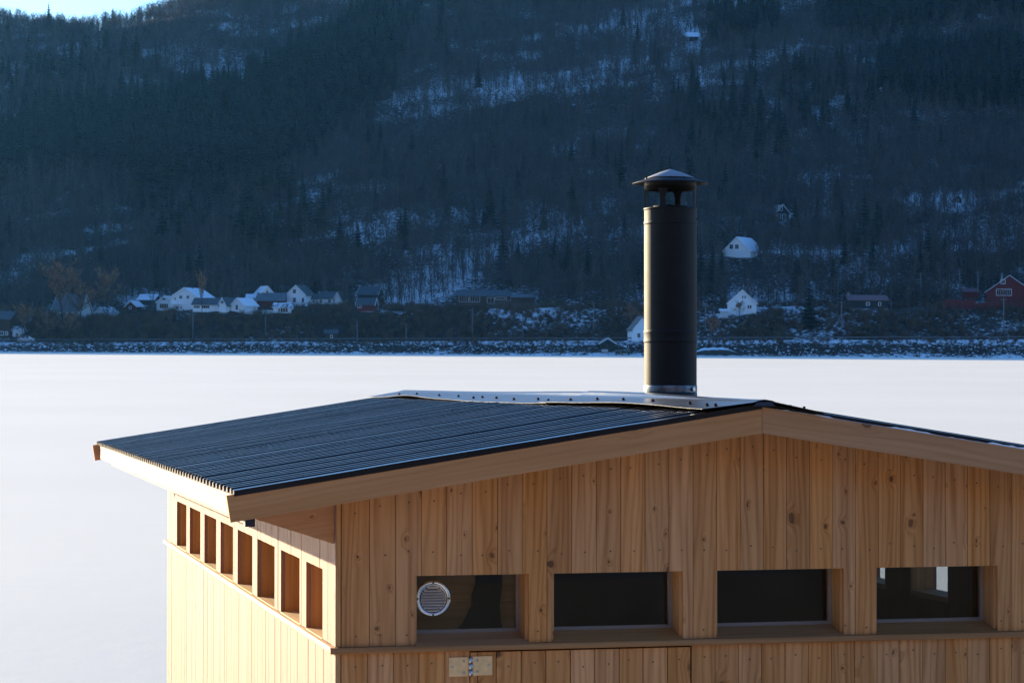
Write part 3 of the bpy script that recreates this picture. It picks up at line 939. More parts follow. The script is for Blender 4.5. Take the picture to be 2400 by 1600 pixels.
# ------------------------------------------------------------------ poles
M['pole'] = flat('grey_pole', (0.17, 0.165, 0.16), 0.7, n=0.2, scale=2)
POLES = [(110,792,722,1,'lamp post left of the white villa, first from the left edge'),(452,793,733,0,'thin road pole below the dark roofed long white house'),
         (622,795,733,0,'thin road pole below the red barn'),(837,800,752,0,'thin road pole below the red shed'),(952,799,758,1,'lamp post right of the last house on the bank'),
         (1107,792,720,0,'road pole in front of the long dark cabin'),(1225,792,738,0,'road pole below the cabin annex'),(1391,788,711,1,'lamp post left of the green boathouse'),
         (1653,786,708,1,'lamp post just right of the black chimney'),(1964,706,650,0,'white pole left of the red roofed house, upper of a pair'),(1972,786,704,0,'thick road pole left of the red roofed house, lower of a pair'),
         (2032,690,623,0,'stout pole rising behind the red roofed house'),(2158,702,638,0,'white pole in the clearing left of the terrace hedge'),
         (2249,692,630,0,'white pole left of the red extension'),(2292,697,635,0,'white pole right behind the red extension'),(2352,786,698,0,'road pole below the red gabled house'),(2088,724,706,0,'short pale post at the end of the red roofed house')]
for px, pb, pt, lamp, lb in POLES:
    c = hit(px, pb); s = c.y/FPX; h = (pb-pt)*s
    o = empty('street_lamp' if lamp else 'utility_pole', 'slim grey ' + lb, 'pole', (c.x, c.y, c.z), 0, 'poles along the far shore')
    MB().tube((0, 0, -.6), (0, 0, h), .15, .10, 8).build('pole', M['pole'], o)
    if lamp:
        MB().tube((0, 0, h-.05), (-1.1, 0, h+.15), .06, .05, 6).build('arm', M['pole'], o)
        MB().box(-1.6, -1.0, -.13, .13, h+.1, h+.22).build('lamp_head', M['pole'], o)
    elif pt < 715:
        MB().box(-.7, .7, -.06, .06, h-.55, h-.43).build('crossarm', M['pole'], o)
        for x in (-.6, 0, .6): MB().tube((x, 0, h-.43), (x, 0, h-.22), .05, .04, 6).build('insulator', M['bead'], o)

# ------------------------------------------------------------------ single trees
SPRUCE = [(1274,252,327,'dark narrow spruce alone on the slope, left of and above the chimney cap'),
 (1130,320,357,'small dark spruce at the right end of a snowy ledge'),
 (1620,272,354,'tall spruce on the slope just right above the chimney cap'),
 (1763,139,190,'small pointed spruce below the dark pine clump'),
 (1763,289,340,'short spruce between two taller ones right of the chimney cap'),
 (1838,262,360,'tallest dark spruce on the slope right of the chimney'),
 (1879,180,221,'short bushy spruce under a pale rock patch'),
 (1943,279,340,'slim spruce beside a bright snow patch'),
 (1957,289,330,'thin young spruce touching the slim spruce by the snow patch'),
 (1978,160,224,'broad spruce in the middle of the right slope'),
 (2046,167,240,'blurred spruce at the left end of the dark spruce row'),
 (2084,152,214,'spruce rising second in the dark spruce row'),
 (2148,126,200,'tall spruce standing highest in the dark spruce row'),
 (2192,140,224,'spruce below a hanging icefall'),
 (2240,140,230,'wide spruce in the middle of the dark row at right'),
 (2318,115,200,'tall spruce near the right edge of the dark row'),
 (2352,124,200,'rightmost tall spruce in the dark row'),
 (1896,662,766,'big dark spruce right of the steep gabled white house'),
 (1916,462,528,'full dark spruce right of the white trimmed dark cabin'),
 (1464,498,558,'dark spruce left of the chimney pipe at mid slope'),
 (1482,262,340,'faint spruce left of the chimney cap at the top'),
 (236,540,640,'tall dark spruce behind the russet bare trees'),
 (171,600,655,'dark spruce left of the tall one above the villa'),
 (277,606,668,'dark spruce right of the tall one above the villa'),
 (1215,400,452,'dark spruce low on the slope left of the chimney'),
 (1330,560,640,'leftmost of the blurred spruces above the long cabin annex'),
 (1300,548,625,'dark spruce in the grove above the long cabin annex'),
 (2010,310,352,'little spruce at the foot of the middle right slope')]
smesh = []
for a, b in SPR:
    ma, mb_ = a.mesh('trunk'), b.mesh('crown'); ma.materials.append(M['bark']); mb_.materials.append(M['needle'])
    smesh.append((ma, mb_))
SPOTS = []
for i, (px, pt, pb, lb) in enumerate(SPRUCE):
    c = hit(px, pb-3); h = (pb-pt)*c.y/FPX*1.04
    o = empty('spruce_tree', lb, 'spruce', (c.x, c.y, c.z-.3), i*1.7, 'single spruces on the mountainside')
    k = 1.35 if i in (17, 18, 9) else 1.05
    for me_, nm in zip(smesh[i % 4], ('trunk', 'crown')):
        q = link(bpy.data.objects.new(nm, me_), o); q.scale = (h*k, h*k, h)
    SPOTS.append((c.x, c.y))
    CLEAR.append((c.x, c.y-5, 3.0))
BARE = [(150,748,622,'large russet bare tree in front of the white villa, left of two'),(192,748,655,'russet bare tree at the right corner of the white villa'),
        (250,738,640,'wide russet bare tree right of the white villa'),(62,786,716,'low reddish bare tree near the left edge'),
        (112,796,732,'bare brown tree by the road below the villa'),(166,796,738,'bare brown tree by the road, right of another'),
        (475,732,640,'thin tall birch rising beside the long low white house'),(1484,770,716,'small russet tree beside the chimney and the white sea house'),
        (1732,744,706,'slight bare tree in front of the steep gabled white house'),(1672,798,745,'bare sapling below the veranda by the road')]
BT = [birch_mesh(201+i, 850, 0.42, 30, 2.3) for i in range(3)]
bmesh_ = []
for a, b in BT:
    ma, mb_ = a.mesh('trunk'), b.mesh('crown'); ma.materials.append(M['bark']); mb_.materials.append(M['redtwig'])
    bmesh_.append((ma, mb_))
for i, (px, pb, pt, lb) in enumerate(BARE):
    c = hit(px, pb); h = (pb-pt)*c.y/FPX*1.05
    o = empty('bare_tree', lb, 'tree', (c.x, c.y-1.0, c.z-.3), i*2.1, 'bare trees by the far houses')
    k = 0.5 if i == 6 else 1.3
    for me_, nm in zip(bmesh_[i % 3], ('trunk', 'crown')):
        q = link(bpy.data.objects.new(nm, me_), o); q.scale = (h*k, h*k, h)

# ------------------------------------------------------------------ woods, shrubs and shore stones (nobody could count them)
rs = np.random.RandomState(21)
def candidates(n, y0, y1, wide=0.24, front=True):
    Y = y0 + (y1-y0)*rs.rand(n)
    x = (rs.rand(n)*2-1)*wide*Y
    z = height(x, Y)
    u, v = project(x, Y, z)
    ok = np.ones(n, bool)
    for cx_, cy_, r_ in CLEAR + (CLEAR2 if front else []): ok &= (x-cx_)**2 + (Y-cy_)**2 > r_*r_
    return x, Y, z, u, v, ok
x, Y, z, u, v, ok = candidates(40000, 646, 1150)
sp = np.zeros(len(x))
for p in MASS: sp = np.where(inpoly(u+20*(vnoise(x/8, Y/8)-.5)*2, v+20*(vnoise(x/8+50, Y/8)-.5)*2, p), 1.0, sp)
hf = np.zeros(len(x))
for p in HALF: hf = np.where(inpoly(u, v, p), 0.12, hf)
dens = np.maximum(np.maximum(sp*0.66, hf*.7), 0.002 + 0.04*sstep(.62, .72, fbm(x/45+7, Y/60, 3)))
k = ok & (rs.rand(len(x)) < dens) & (Y > 668)
P = np.stack([x, Y, z-.3], -1)[k]
sc = rs.uniform(7.5, 13.5, len(P)); wd = rs.uniform(1.0, 1.5, len(P))
scatter('spruce_wood', 'dense dark spruce wood covering parts of the mountainside', 'forest', P, np.stack([sc*wd, sc*wd, sc], -1), rs.rand(len(P))*6.28, rs.randint(0, 4, len(P)), c_spruce)
s_ = snow_value(x, Y, z)
bd = (0.55 + 0.6*fbm(x/30, Y/40, 3))*(1-0.55*sp)
k = ok & (rs.rand(len(x)) < bd) & (Y > 652)
P = np.stack([x, Y, z-.2], -1)[k]
sc = rs.uniform(4.5, 9.0, len(P)); wd = rs.uniform(.8, 1.25, len(P))
scatter('birch_wood', 'grey leafless birch wood over the mountainside', 'forest', P, np.stack([sc*wd, sc*wd, sc], -1), rs.rand(len(P))*6.28, rs.randint(0, 5, len(P)), c_birch)
# shrubs on the bank and the verge
x, Y, z, u, v, ok = candidates(15000, 606, 660, 0.235, False)
ok &= ~((Y > 610.4) & (Y < 619.5))
dn = np.where(Y < 611, 0.55*sstep(.35, .6, fbm(x/12, Y/9, 2)), 0.75*sstep(.25, .55, fbm(x/9, Y/9, 3)))
dn = np.where(Y > 640, dn*.4, dn)
k = ok & (rs.rand(len(x)) < dn)
P = np.stack([x, Y, z-.05], -1)[k]
sc = rs.uniform(.7, 2.4, len(P))*np.where(P[:, 1] < 611, .62, 1.0)
scatter('bank_shrubs', 'brown leafless scrub on the bank and road verge', 'shrubs', P, sc, rs.rand(len(P))*6.28, rs.randint(0, 3, len(P)), c_shrub)
n = 3600
Y = 600.2 + 7.6*rs.rand(n)**1.15; x = rs.uniform(-150, 150, n); z = height(x, Y)
k = ~((np.abs(x-49) < 7) & (Y < 603)) & ~((np.abs(x-25) < 6) & (Y < 604))
P = np.stack([x, Y, z], -1)[k]
kk = rs.rand(len(P)) < 0.25 + 0.9*fbm(P[:, 0]/9, P[:, 1]/4, 3)
P = P[kk]
sc = (0.28 + 1.05*rs.rand(len(P))**3.0)
scatter('shore_stones', 'snow dusted riprap stones along the far waterline', 'stones', P, sc, rs.rand(len(P))*6.28, rs.randint(0, 5, len(P)), c_rock, 0.5)
# ------------------------------------------------------------------ the sauna hut
HB = 2.05                                   # sill line above the hut's base
HW, HL, XA = 3.204, 6.44, 1.602
def cam2world(a): return right*a[0] - up*a[1] + fwd*a[2]
Yc = Vector((-200-CX, 886-CY, FPX)).normalized()
Xc = Vector((FPX*FPX/1400, 902-CY, FPX)); Xc = (Xc - Yc*Xc.dot(Yc)).normalized()
Zc = Xc.cross(Yc)
Oc = Vector(((786-CX)/FPX, (1517-CY)/FPX, 1.0))*9.4
hx, hy, hz = cam2world(Xc), cam2world(Yc), cam2world(Zc)
ho = CAM + cam2world(Oc) - hz*HB
HM = Matrix(((hx.x, hy.x, hz.x, ho.x), (hx.y, hy.y, hz.y, ho.y), (hx.z, hy.z, hz.z, ho.z), (0, 0, 0, 1)))
hut = empty('sauna_hut', 'small new larch clad sauna hut with black corrugated roof and tall black flue', 'sauna')
hut.matrix_world = HM

def hb(mb, name, mat, parent=hut, fix=True):
    mb.v = [(p[0], p[1], p[2]+HB) for p in mb.v]
    o = mb.build(name, mat, parent)
    return recalc(o) if fix else o

def zroof(x): return 0.897 - ROOF_S*abs(x-XA)
EAVE = 0.434

FW = [(0.303, 0.744), (0.837, 1.357), (1.491, 2.016), (2.149, 2.664)]
SW = [(0.317, 0.735), (0.904, 1.454), (1.638, 2.208), (2.391, 2.937), (3.112, 3.638), (3.833, 4.391), (4.578, 5.139), (5.318, 5.849)]
SW2 = [(0.671, 1.11), (1.436, 1.89), (2.201, 2.61), (2.966, 3.41), (3.73, 4.17), (4.50, 4.94), (5.26, 5.70)]      # right-hand wall
FH, SH = 0.262, 0.270

# wall cores
def core_front():
    m = MB()
    y0, y1 = 0.0205, 0.14
    m.box(0.141, HW-0.141, y0, y1, -HB, -0.03)
    xs_ = [0.141] + [q for w in FW for q in w] + [HW-0.141]
    for i in range(0, len(xs_), 2):
        m.box(xs_[i]-(0 if i == 0 else -.012), xs_[i+1]+(0 if i == len(xs_)-2 else -.012), y0, y1, -0.03, FH+.012)
    m.prism([(0.141, FH+.012), (HW-.141, FH+.012), (HW-.141, zroof(HW-.141)-.07), (XA, zroof(XA)-.07), (.141, zroof(.141)-.07)], y0, y1, 'y')
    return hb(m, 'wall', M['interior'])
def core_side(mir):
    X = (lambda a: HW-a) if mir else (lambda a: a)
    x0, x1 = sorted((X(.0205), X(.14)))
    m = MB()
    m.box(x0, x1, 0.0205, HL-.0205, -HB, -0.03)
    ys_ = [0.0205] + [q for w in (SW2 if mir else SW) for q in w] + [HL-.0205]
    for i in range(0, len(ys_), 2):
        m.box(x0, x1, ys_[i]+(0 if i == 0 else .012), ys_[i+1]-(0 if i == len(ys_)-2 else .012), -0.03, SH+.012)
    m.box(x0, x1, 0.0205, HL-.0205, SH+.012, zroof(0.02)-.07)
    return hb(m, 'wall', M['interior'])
wf = core_front(); wl = core_side(False); wr = core_side(True)
m = MB(); m.prism([(.141, -HB), (HW-.141, -HB), (HW-.141, zroof(HW-.141)-.07), (XA, zroof(XA)-.07), (.141, zroof(.141)-.07)], HL-.14, HL-.0205, 'y')
wb = hb(m, 'wall', M['interior'])

GAP = 0.0011
def plank_cols(u0, u1, holes, zlo, ztop):
    """pieces of one board between u0 and u1 around the openings (a, b, top)"""
    cuts = sorted({u0, u1} | {q for a, b, t in holes for q in (a, b) if u0 < q < u1})
    out = []
    for a, b in zip(cuts[:-1], cuts[1:]):
        mid = (a+b)/2
        z = zlo
        for ha, hb_, t in holes:
            if ha < mid < hb_: z = t
        out.append((a, b, z, ztop(a), ztop(b)))
    return out
prnd = random.Random(5)
def plank(parent, axis, face, sgn, u0, u1, holes, zlo, ztop, mat, th=0.0195):
    j = prnd.uniform(0, 0.0022)
    m = MB()
    for a, b, z, ta, tb in plank_cols(u0+GAP, u1-GAP, holes, zlo, ztop):
        if axis == 'y': m.prism([(a, z), (b, z), (b, tb), (a, ta)], face+sgn*j, face+sgn*th, 'y')
        else: m.prism([(a, z), (b, z), (b, tb), (a, ta)], face+sgn*j, face+sgn*th, 'x')
    return hb(m, 'plank', mat, parent)

FU = [0.022, 0.129, 0.228, 0.327, 0.425, 0.523, 0.622, 0.720, 0.815, 0.913, 1.010, 1.107, 1.203, 1.300, 1.397, 1.493, 1.588, 1.683,
      1.778, 1.874, 1.970, 2.064, 2.159, 2.252, 2.348, 2.442, 2.536, 2.632, 2.726, 2.822, 2.918, 3.014, 3.110, 3.182]
fholes = [(a, b, FH) for a, b in FW]
barge_bot = lambda x: zroof(x) - 0.04
for a, b in zip(FU[:-1], FU[1:]):
    if a < XA < b:
        m = MB(); j = .001
        m.prism([(a+GAP, FH), (b-GAP, FH), (b-GAP, barge_bot(b)), (XA, barge_bot(XA)), (a+GAP, barge_bot(a))], j, .0195, 'y')
        hb(m, 'plank', M['plank'], wf)
    else: plank(wf, 'y', 0, 1, a, b, fholes, 0.0015, barge_bot, M['plank'])
FLO = [0.022, 0.121, 0.220, 0.319, 0.418, 0.5135]
FLO2 = [1.391, 1.486, 1.582, 1.675, 1.772, 1.868, 1.963, 2.059, 2.153, 2.249, 2.345, 2.440, 2.534, 2.629, 2.724, 2.820, 2.916, 3.012, 3.108, 3.182]
for S_ in (FLO, FLO2):
    for a, b in zip(S_[:-1], S_[1:]): plank(wf, 'y', 0, 1, a, b, [], -HB, lambda x: -0.0235, M['plank'])
plank(wf, 'y', 0, 1, 0.511, 1.391, [], -HB, lambda x: -HB+0.10, M['plank'])
# door, hung on the left
DX0, DX1, DZ = 0.5145, 1.386, -0.029
m = MB(); m.box(DX0, DX1, .012, .05, -HB+.11, DZ)
door = hb(m, 'door', M['interior'])
DS = [0.5145, 0.543, 0.616, 0.713, 0.810, 0.907, 1.003, 1.100, 1.195, 1.293, 1.386]
for a, b in zip(DS[:-1], DS[1:]):
    mm = MB(); mm.box(a+.0016, b-.0016, -.002+prnd.uniform(-.001, .001), .0115, -HB+.112, DZ-.001)
    hb(mm, 'plank', M['plank'], door)
mm = MB(); mm.tube((1.33, -.045, -1.0), (1.33, -.045, -.75), .012, .012, 12).tube((1.33, -.003, -.98), (1.33, -.046, -.98), .010, .010, 8).tube((1.33, -.003, -.77), (1.33, -.046, -.77), .010, .010, 8)
hb(mm, 'handle', M['steel'], door)

# side walls
nside = 67
for mir, par in ((False, wl), (True, wr)):
    face, sgn = (HW, -1) if mir else (0.0, 1)
    holes = [(a, b, SH) for a, b in (SW2 if mir else SW)]
    st = HL/nside
    for i in range(nside):
        a, b = i*st, (i+1)*st
        plank(par, 'x', face, sgn, a, b, holes, 0.0015, lambda u: zroof(0)-.066, M['plank_sunlit'])
        plank(par, 'x', face, sgn, a, b, [], -HB, lambda u: -0.0235, M['plank_sunlit'])
nb = 33
for i in range(nb):
    a = .022 + (HW-.044)*i/nb; b = .022 + (HW-.044)*(i+1)/nb
    plank(wb, 'y', HL, -1, a, b, [], -HB, lambda x: zroof(x)-.066, M['plank_sunlit'])

# thin covers added so the side boards' shaded ends read warmer
for xa_, xb_ in ((.0024, .0192), (HW-.0192, HW-.0024)):
    for z0, z1 in ((-HB+.002, -.0240), (.0020, zroof(.02)-.075)):
        m = MB(); m.box(xa_, xb_, -.0030, -.0004, z0, z1); hb(m, 'edge_cover', M['jamb'], wf)

# nail heads
m = MB()
for i, (a, b) in enumerate(zip(FU[:-1], FU[1:])):
    for (z, k) in ((0.345, 1), (zroof((a+b)/2)-.155, 1), (0.04, 0)):
        xx = (a+b)/2 + prnd.uniform(-.012, .012); zz = z + prnd.uniform(-.012, .012)
        inside = any(w0 < xx < w1 for w0, w1 in FW)
        if not k and inside: continue
        m.tube((xx, .004, zz), (xx, -.0012, zz), .0032, .0032, 8)
for S_ in (FLO, FLO2):
    for a, b in zip(S_[:-1], S_[1:]):
        xx = (a+b)/2 + prnd.uniform(-.01, .01); zz = -.075 + prnd.uniform(-.012, .012)
        m.tube((xx, .004, zz), (xx, -.0012, zz), .0032, .0032, 8)
for a, b in zip(DS[1:-1], DS[2:]):
    xx = (a+b)/2 + prnd.uniform(-.01, .01); zz = -.085 + prnd.uniform(-.012, .012)
    m.tube((xx, .004, zz), (xx, -.0042, zz), .0032, .0032, 8)
tag(hb(m, 'nail_heads', M['nail'], wf), kind='stuff')

# sill trim running round the hut
m = MB(); m.prism([(-.022, -.006), (-.018, 0), (.0, .0005), (.0, -.0225), (-.018, -.0225), (-.022, -.018)], -.022, HW+.022, 'x')
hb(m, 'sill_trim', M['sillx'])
for a, b in ((0.001, 2.35), (2.352, 4.6), (4.602, HL+.022)):
    for mir in (False, True):
        X = (lambda q: HW-q) if mir else (lambda q: q)
        m = MB(); m.prism([(X(-.022), -.006), (X(-.018), 0), (X(0), .0005), (X(0), -.0225), (X(-.018), -.0225), (X(-.022), -.018)], a, b, 'y')
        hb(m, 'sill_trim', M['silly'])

# front windows
for i, (a, b) in enumerate(FW):
    y1 = .135
    m = MB()
    m.box(a-.002+.0, a+.010, .0197, y1, .0, FH+.010); m.box(b-.010, b+.002, .0197, y1, .0, FH+.010)
    m.box(a+.010, b-.010, .0197, y1, FH, FH+.010)
    f = hb(m, 'window', M['jamb'])
    m = MB(); m.prism([(-.019, .0008), (.112, .034), (.112, -.02), (-.0, -.02), (-.0, .0)], a+.0005, b-.0005, 'x')
    hb(m, 'sill', M['sillx'], f)
    m = MB()
    m.box(a+.010, b-.010, .113, .134, .030, .047)
    m.box(b-.024, b-.0102, .113, .134, .047, FH-.0005); m.box(a+.0102, a+.022, .113, .134, .047, FH-.0005)
    hb(m, 'bead', M['bead'], f)
    m = MB(); m.box(a+.0105, b-.0105, .119, .124, .046, FH+.005)
    hb(m, 'pane', M['glass'], f)
# side windows
for mir in (False, True):
    X = (lambda q: HW-q) if mir else (lambda q: q)
    for i, (a, b) in enumerate(SW2 if mir else SW):
        m = MB()
        for x0, x1, y0, y1, z0, z1 in ((.0197, .135, a-.002, a+.010, .0, SH+.01), (.0197, .135, b-.010, b+.002, .0, SH+.01), (.0197, .135, a+.01, b-.01, SH, SH+.01)):
            xa_, xb_ = sorted((X(x0), X(x1))); m.box(xa_, xb_, y0, y1, z0, z1)
        f = hb(m, 'window', M['jamb'])
        xa_, xb_ = sorted((X(.0002), X(.135)))
        m = MB(); m.box(xa_, xb_, a+.0005, b-.0005, -.02, .004)
        hb(m, 'sill', M['silly'], f)
        xa_, xb_ = sorted((X(.108), X(.113)))
        m = MB(); m.box(xa_, xb_, a+.0105, b-.0105, .0045, SH-.0005)
        hb(m, 'pane', M['glass'], f)

M['panel_in'] = wood('inner_panel_wood', (0.66, 0.40, 0.19), (0.50, 0.27, 0.11), 'x', 0, 0, knots=0.15)
M['silhouette'] = flat('black_silhouette', (0.010, 0.010, 0.011), 0.9)
# interior: floor, partition, benches
m = MB(); m.box(.14, HW-.14, .14, HL-.14, -HB+.02, -HB+.10)
hb(m, 'floor', M['interior'])
m = MB()
for i in range(12):
    a = .141 + i*.0955
    m.box(a, a+.093, 2.86, 2.90, -HB+.10, zroof(a)-.08)
M['partition'] = wood('partition_wood', (0.42, 0.235, 0.105), (0.31, 0.155, 0.06), 'z', knots=0.2)
pt = hb(m, 'partition', M['partition'])
m = MB(); m.prism([(1.29, -HB+.10), (HW-.142, -HB+.10), (HW-.142, zroof(HW-.142)-.08), (XA, zroof(XA)-.08), (1.29, zroof(1.29)-.08)], 2.87, 2.89, 'y')
hb(m, 'dark_panel', M['dark'], pt)
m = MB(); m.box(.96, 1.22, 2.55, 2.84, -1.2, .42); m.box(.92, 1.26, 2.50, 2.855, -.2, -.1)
hb(m, 'locker', M['dark'])

# wooden panel and a flat dark silhouette close behind the first window
m = MB()
for i in range(4): m.box(.150, .912, .33, .35, -.12+i*.125, -.12+i*.125+.1225)
hb(m, 'inner_panel', M['panel_in'])
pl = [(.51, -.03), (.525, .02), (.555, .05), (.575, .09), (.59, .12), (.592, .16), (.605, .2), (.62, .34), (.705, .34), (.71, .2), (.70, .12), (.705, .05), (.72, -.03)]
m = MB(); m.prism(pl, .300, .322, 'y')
o = m.build('dark_silhouette', M['silhouette']); o.matrix_world = HM @ Matrix.Translation((0, 0, HB))
tag(recalc(o), 'black silhouette behind the window with the round vent', 'silhouette')

# round vent in the first window
def vent():
    cx_, cz_, yy = 0.394, 0.166, 0.117
    m = MB()
    prof = [(.071, 0.0), (.071, .006), (.066, .011), (.060, .012), (.053, .008), (.052, .002), (.050, .002)]
    n = 48
    vv = []
    for r, h in prof:
        for i in range(n):
            t = 2*math.pi*i/n; vv.append((cx_+r*math.cos(t), yy-h, cz_+r*math.sin(t)))
    m.add(vv, [(k*n+i, k*n+(i+1) % n, (k+1)*n+(i+1) % n, (k+1)*n+i) for k in range(len(prof)-1) for i in range(n)], True)
    o = hb(m, 'vent', M['steel'])
    tag(o, label='round chrome louvre vent set in the window')
    m = MB(); m.tube((cx_, yy-.001, cz_), (cx_, yy+.001, cz_), .051, .051, 40)
    hb(m, 'back_plate', M['dark'], o)
    for k in range(-4, 5):
        z = cz_ + k*.0108; hw = math.sqrt(max(0, .050**2-(k*.0108)**2))-.003
        m = MB(); m.bar([(cx_-hw, yy-.002, z-.0012), (cx_+hw, yy-.002, z-.0012), (cx_+hw, yy-.002, z+.004), (cx_-hw, yy-.002, z+.004),
                         (cx_-hw, yy-.009, z-.0052), (cx_+hw, yy-.009, z-.0052), (cx_+hw, yy-.009, z-.0032), (cx_-hw, yy-.009, z-.0032)])
        hb(m, 'louvre', M['louvre'], o)
    for t in (0, 90, 180, 270):
        x, z = cx_+.0615*math.cos(R(t)), cz_+.0615*math.sin(R(t))
        m = MB(); m.tube((x, yy-.0135, z), (x, yy-.004, z), .0042, .0048, 10)
        hb(m, 'screw', M['nail'], o)
vent()

# brass hinge on the door
def hinge():
    x0, x1, z0, z1, xm = .432, .600, -.119, -.047, .5155
    m = MB(); m.box(x0, xm-.008, -.0058, -.0026, z0, z1)
    h = hb(m, 'hinge', M['brass']); tag(h, label='brass strap hinge with steel knuckle at the top of the door')
    m = MB(); m.box(xm+.008, x1, -.0058, -.0026, z0+.002, z1+.002); hb(m, 'leaf', M['brass'], h)
    for k in range(3):
        a = z0 + (z1-z0)*k/3
        m = MB(); m.tube((xm, -.008, a+.001), (xm, -.008, a+(z1-z0)/3-.001), .0085, .0085, 14); hb(m, 'knuckle', M['galv'], h)
    for x, z in ((x0+.013, -.083), (xm-.026, z1-.014), (xm-.026, z0+.014), (x1-.013, -.081), (xm+.026, z1-.012), (xm+.026, z0+.016)):
        m = MB(); m.tube((x, -.0055, z), (x, -.0082, z), .0056, .0046, 12); hb(m, 'screw', M['galv'], h)
hinge()

# ------------------------------------------------------------------ roof
YF, YB = -0.22, 6.84
m = MB()
for sx in (-1, 1):
    e_ = XA + sx*(XA+.364)
    m.prism([(XA, zroof(XA)-.005), (e_, zroof(e_)-.005), (e_, zroof(e_)-.064), (XA, zroof(XA)-.064)], YF+.031, YB-.031, 'y')
roof = hb(m, 'roof', M['fascia'])
def barge(sx, y0, y1, mat):
    th = math.atan(ROOF_S); nrm = .0985
    e_ = XA + sx*(XA+EAVE)
    dx = sx*nrm*math.sin(th)
    m = MB()
    m.prism([(XA, zroof(XA)), (e_, zroof(e_)), (e_-dx, zroof(e_)-nrm*math.cos(th)), (XA, zroof(XA)-nrm/math.cos(th))], y0, y1, 'y')
    return hb(m, 'barge_board', mat, roof)
for sx in (-1, 1):
    for y0, y1 in ((YF, YF+.030), (YB-.030, YB)):
        o = barge(sx, y0, y1, M['barge'])
        o.location.x = sx*0.0008
for sx in (-1, 1):
    X = (lambda q: HW-q) if sx > 0 else (lambda q: q)
    xa_, xb_ = sorted((X(-.390), X(-.365)))
    m = MB(); m.box(xa_, xb_, YF+.0305, YB-.0305, .497, zroof(-.39)-.004); hb(m, 'fascia_board', M['fascia'], roof)
    xa_, xb_ = sorted((X(-.332), X(-.308)))
    m = MB(); m.box(xa_, xb_, .095, YB-.18, .462, zroof(-.332)-.066); hb(m, 'eave_strip', M['fascia'], roof)
    xa_, xb_ = sorted((X(-.333), X(-.296)))
    m = MB(); m.box(xa_, xb_, .046, .094, .452, zroof(-.332)-.067); hb(m, 'dark_eave_box', M['dark'], roof)  # plain dark box just ahead of the eave strip
    m = MB(); m.prism([(X(-.002), .385), (X(-.002), zroof(0)-.067), (X(-.296), zroof(-.296)-.067), (X(-.296), .481)], .030, .046, 'y')
    hb(m, 'eave_gusset', M['barge'], roof)

# corrugated sheets
def sheet_mesh(pts, th):
    """pts[i][j] grid -> closed thin sheet"""
    ni, nj = len(pts), len(pts[0])
    m = MB()
    vv = [p for r_ in pts for p in r_] + [(p[0], p[1], p[2]-th) for r_ in pts for p in r_]
    o = ni*nj; ff = []
    for i in range(ni-1):
        for j in range(nj-1):
            q = (i*nj+j, (i+1)*nj+j, (i+1)*nj+j+1, i*nj+j+1)
            ff += [q, tuple(reversed([k+o for k in q]))]
    for i in range(ni-1):
        ff += [(i*nj, i*nj+o, (i+1)*nj+o, (i+1)*nj), (i*nj+nj-1, (i+1)*nj+nj-1, (i+1)*nj+nj-1+o, i*nj+nj-1+o)]
    for j in range(nj-1):
        ff += [(j, j+1, j+1+o, j+o), ((ni-1)*nj+j, (ni-1)*nj+j+o, (ni-1)*nj+j+1+o, (ni-1)*nj+j+1)]
    return m.add(vv, ff)
NS, RIBS = 7, 9
span = (YB-.012) - (YF+.012)
pitch = span/(NS*RIBS)
RIB = [(0, 0), (.30, 0), (.42, 1), (.70, 1), (.82, 0)]
RH = 0.021
srnd = random.Random(9)
for sx in (-1, 1):
    for k in range(NS):
        y0 = YF+.012 + k*RIBS*pitch
        lift = .0022*(k % 2) + .001
        prof = []
        for r_ in range(RIBS):
            jh = 1 + srnd.uniform(-.05, .05); jy = srnd.uniform(-.02, .02)
            for f_, h_ in RIB: prof.append((y0+(r_+f_+(jy if h_ else 0))*pitch, h_*RH*jh))
        prof.append((y0+RIBS*pitch, 0.0))
        if k < NS-1: prof += [(y0+(RIBS+.30)*pitch, 0), (y0+(RIBS+.42)*pitch, RH), (y0+(RIBS+.68)*pitch, RH)]
        pts = []
        nseg = 10
        dr = srnd.uniform(-.0015, .0015) - .003
        for i in range(nseg+1):
            f_ = i/nseg
            d_ = (XA + .412 + dr)*(1-f_) + .035*f_
            x = XA + sx*d_
            row = []
            for y, h_ in prof:
                wob = .0010*(float(vnoise(x*1.3+k, y*2.0))-.5)
                row.append((x, y, zroof(x)+lift+h_+wob))
            pts.append(row)
        hb(sheet_mesh(pts, .0011), 'corrugated_sheet', M['roofmetal'], roof)
    # flashing along the rakes
    for y0, y1 in ((YF-.003 if sx < 0 else YF+.013, YF+.0305), (YB-.0305, YB+.003)):
        e_, t_ = XA + sx*(XA+.408), XA + sx*.002
        m = MB()
        n = 14
        for i in range(n):
            a = e_ + (t_-e_)*i/n; b = e_ + (t_-e_)*(i+1)/n
            wa, wb_ = .004*float(vnoise(a*4, 3)), .004*float(vnoise(b*4, 3))
            lo = .0005
            m.bar([(a, y0, zroof(a)-.007), (b, y0, zroof(b)-.007), (b, y1, zroof(b)+lo), (a, y1, zroof(a)+lo),
                   (a, y0, zroof(a)+.013+wa), (b, y0, zroof(b)+.013+wb_), (b, y1, zroof(b)+.0155+wb_), (a, y1, zroof(a)+.0155+wa)])
        hb(m, 'rake_flashing', M['roofmetal'], roof)

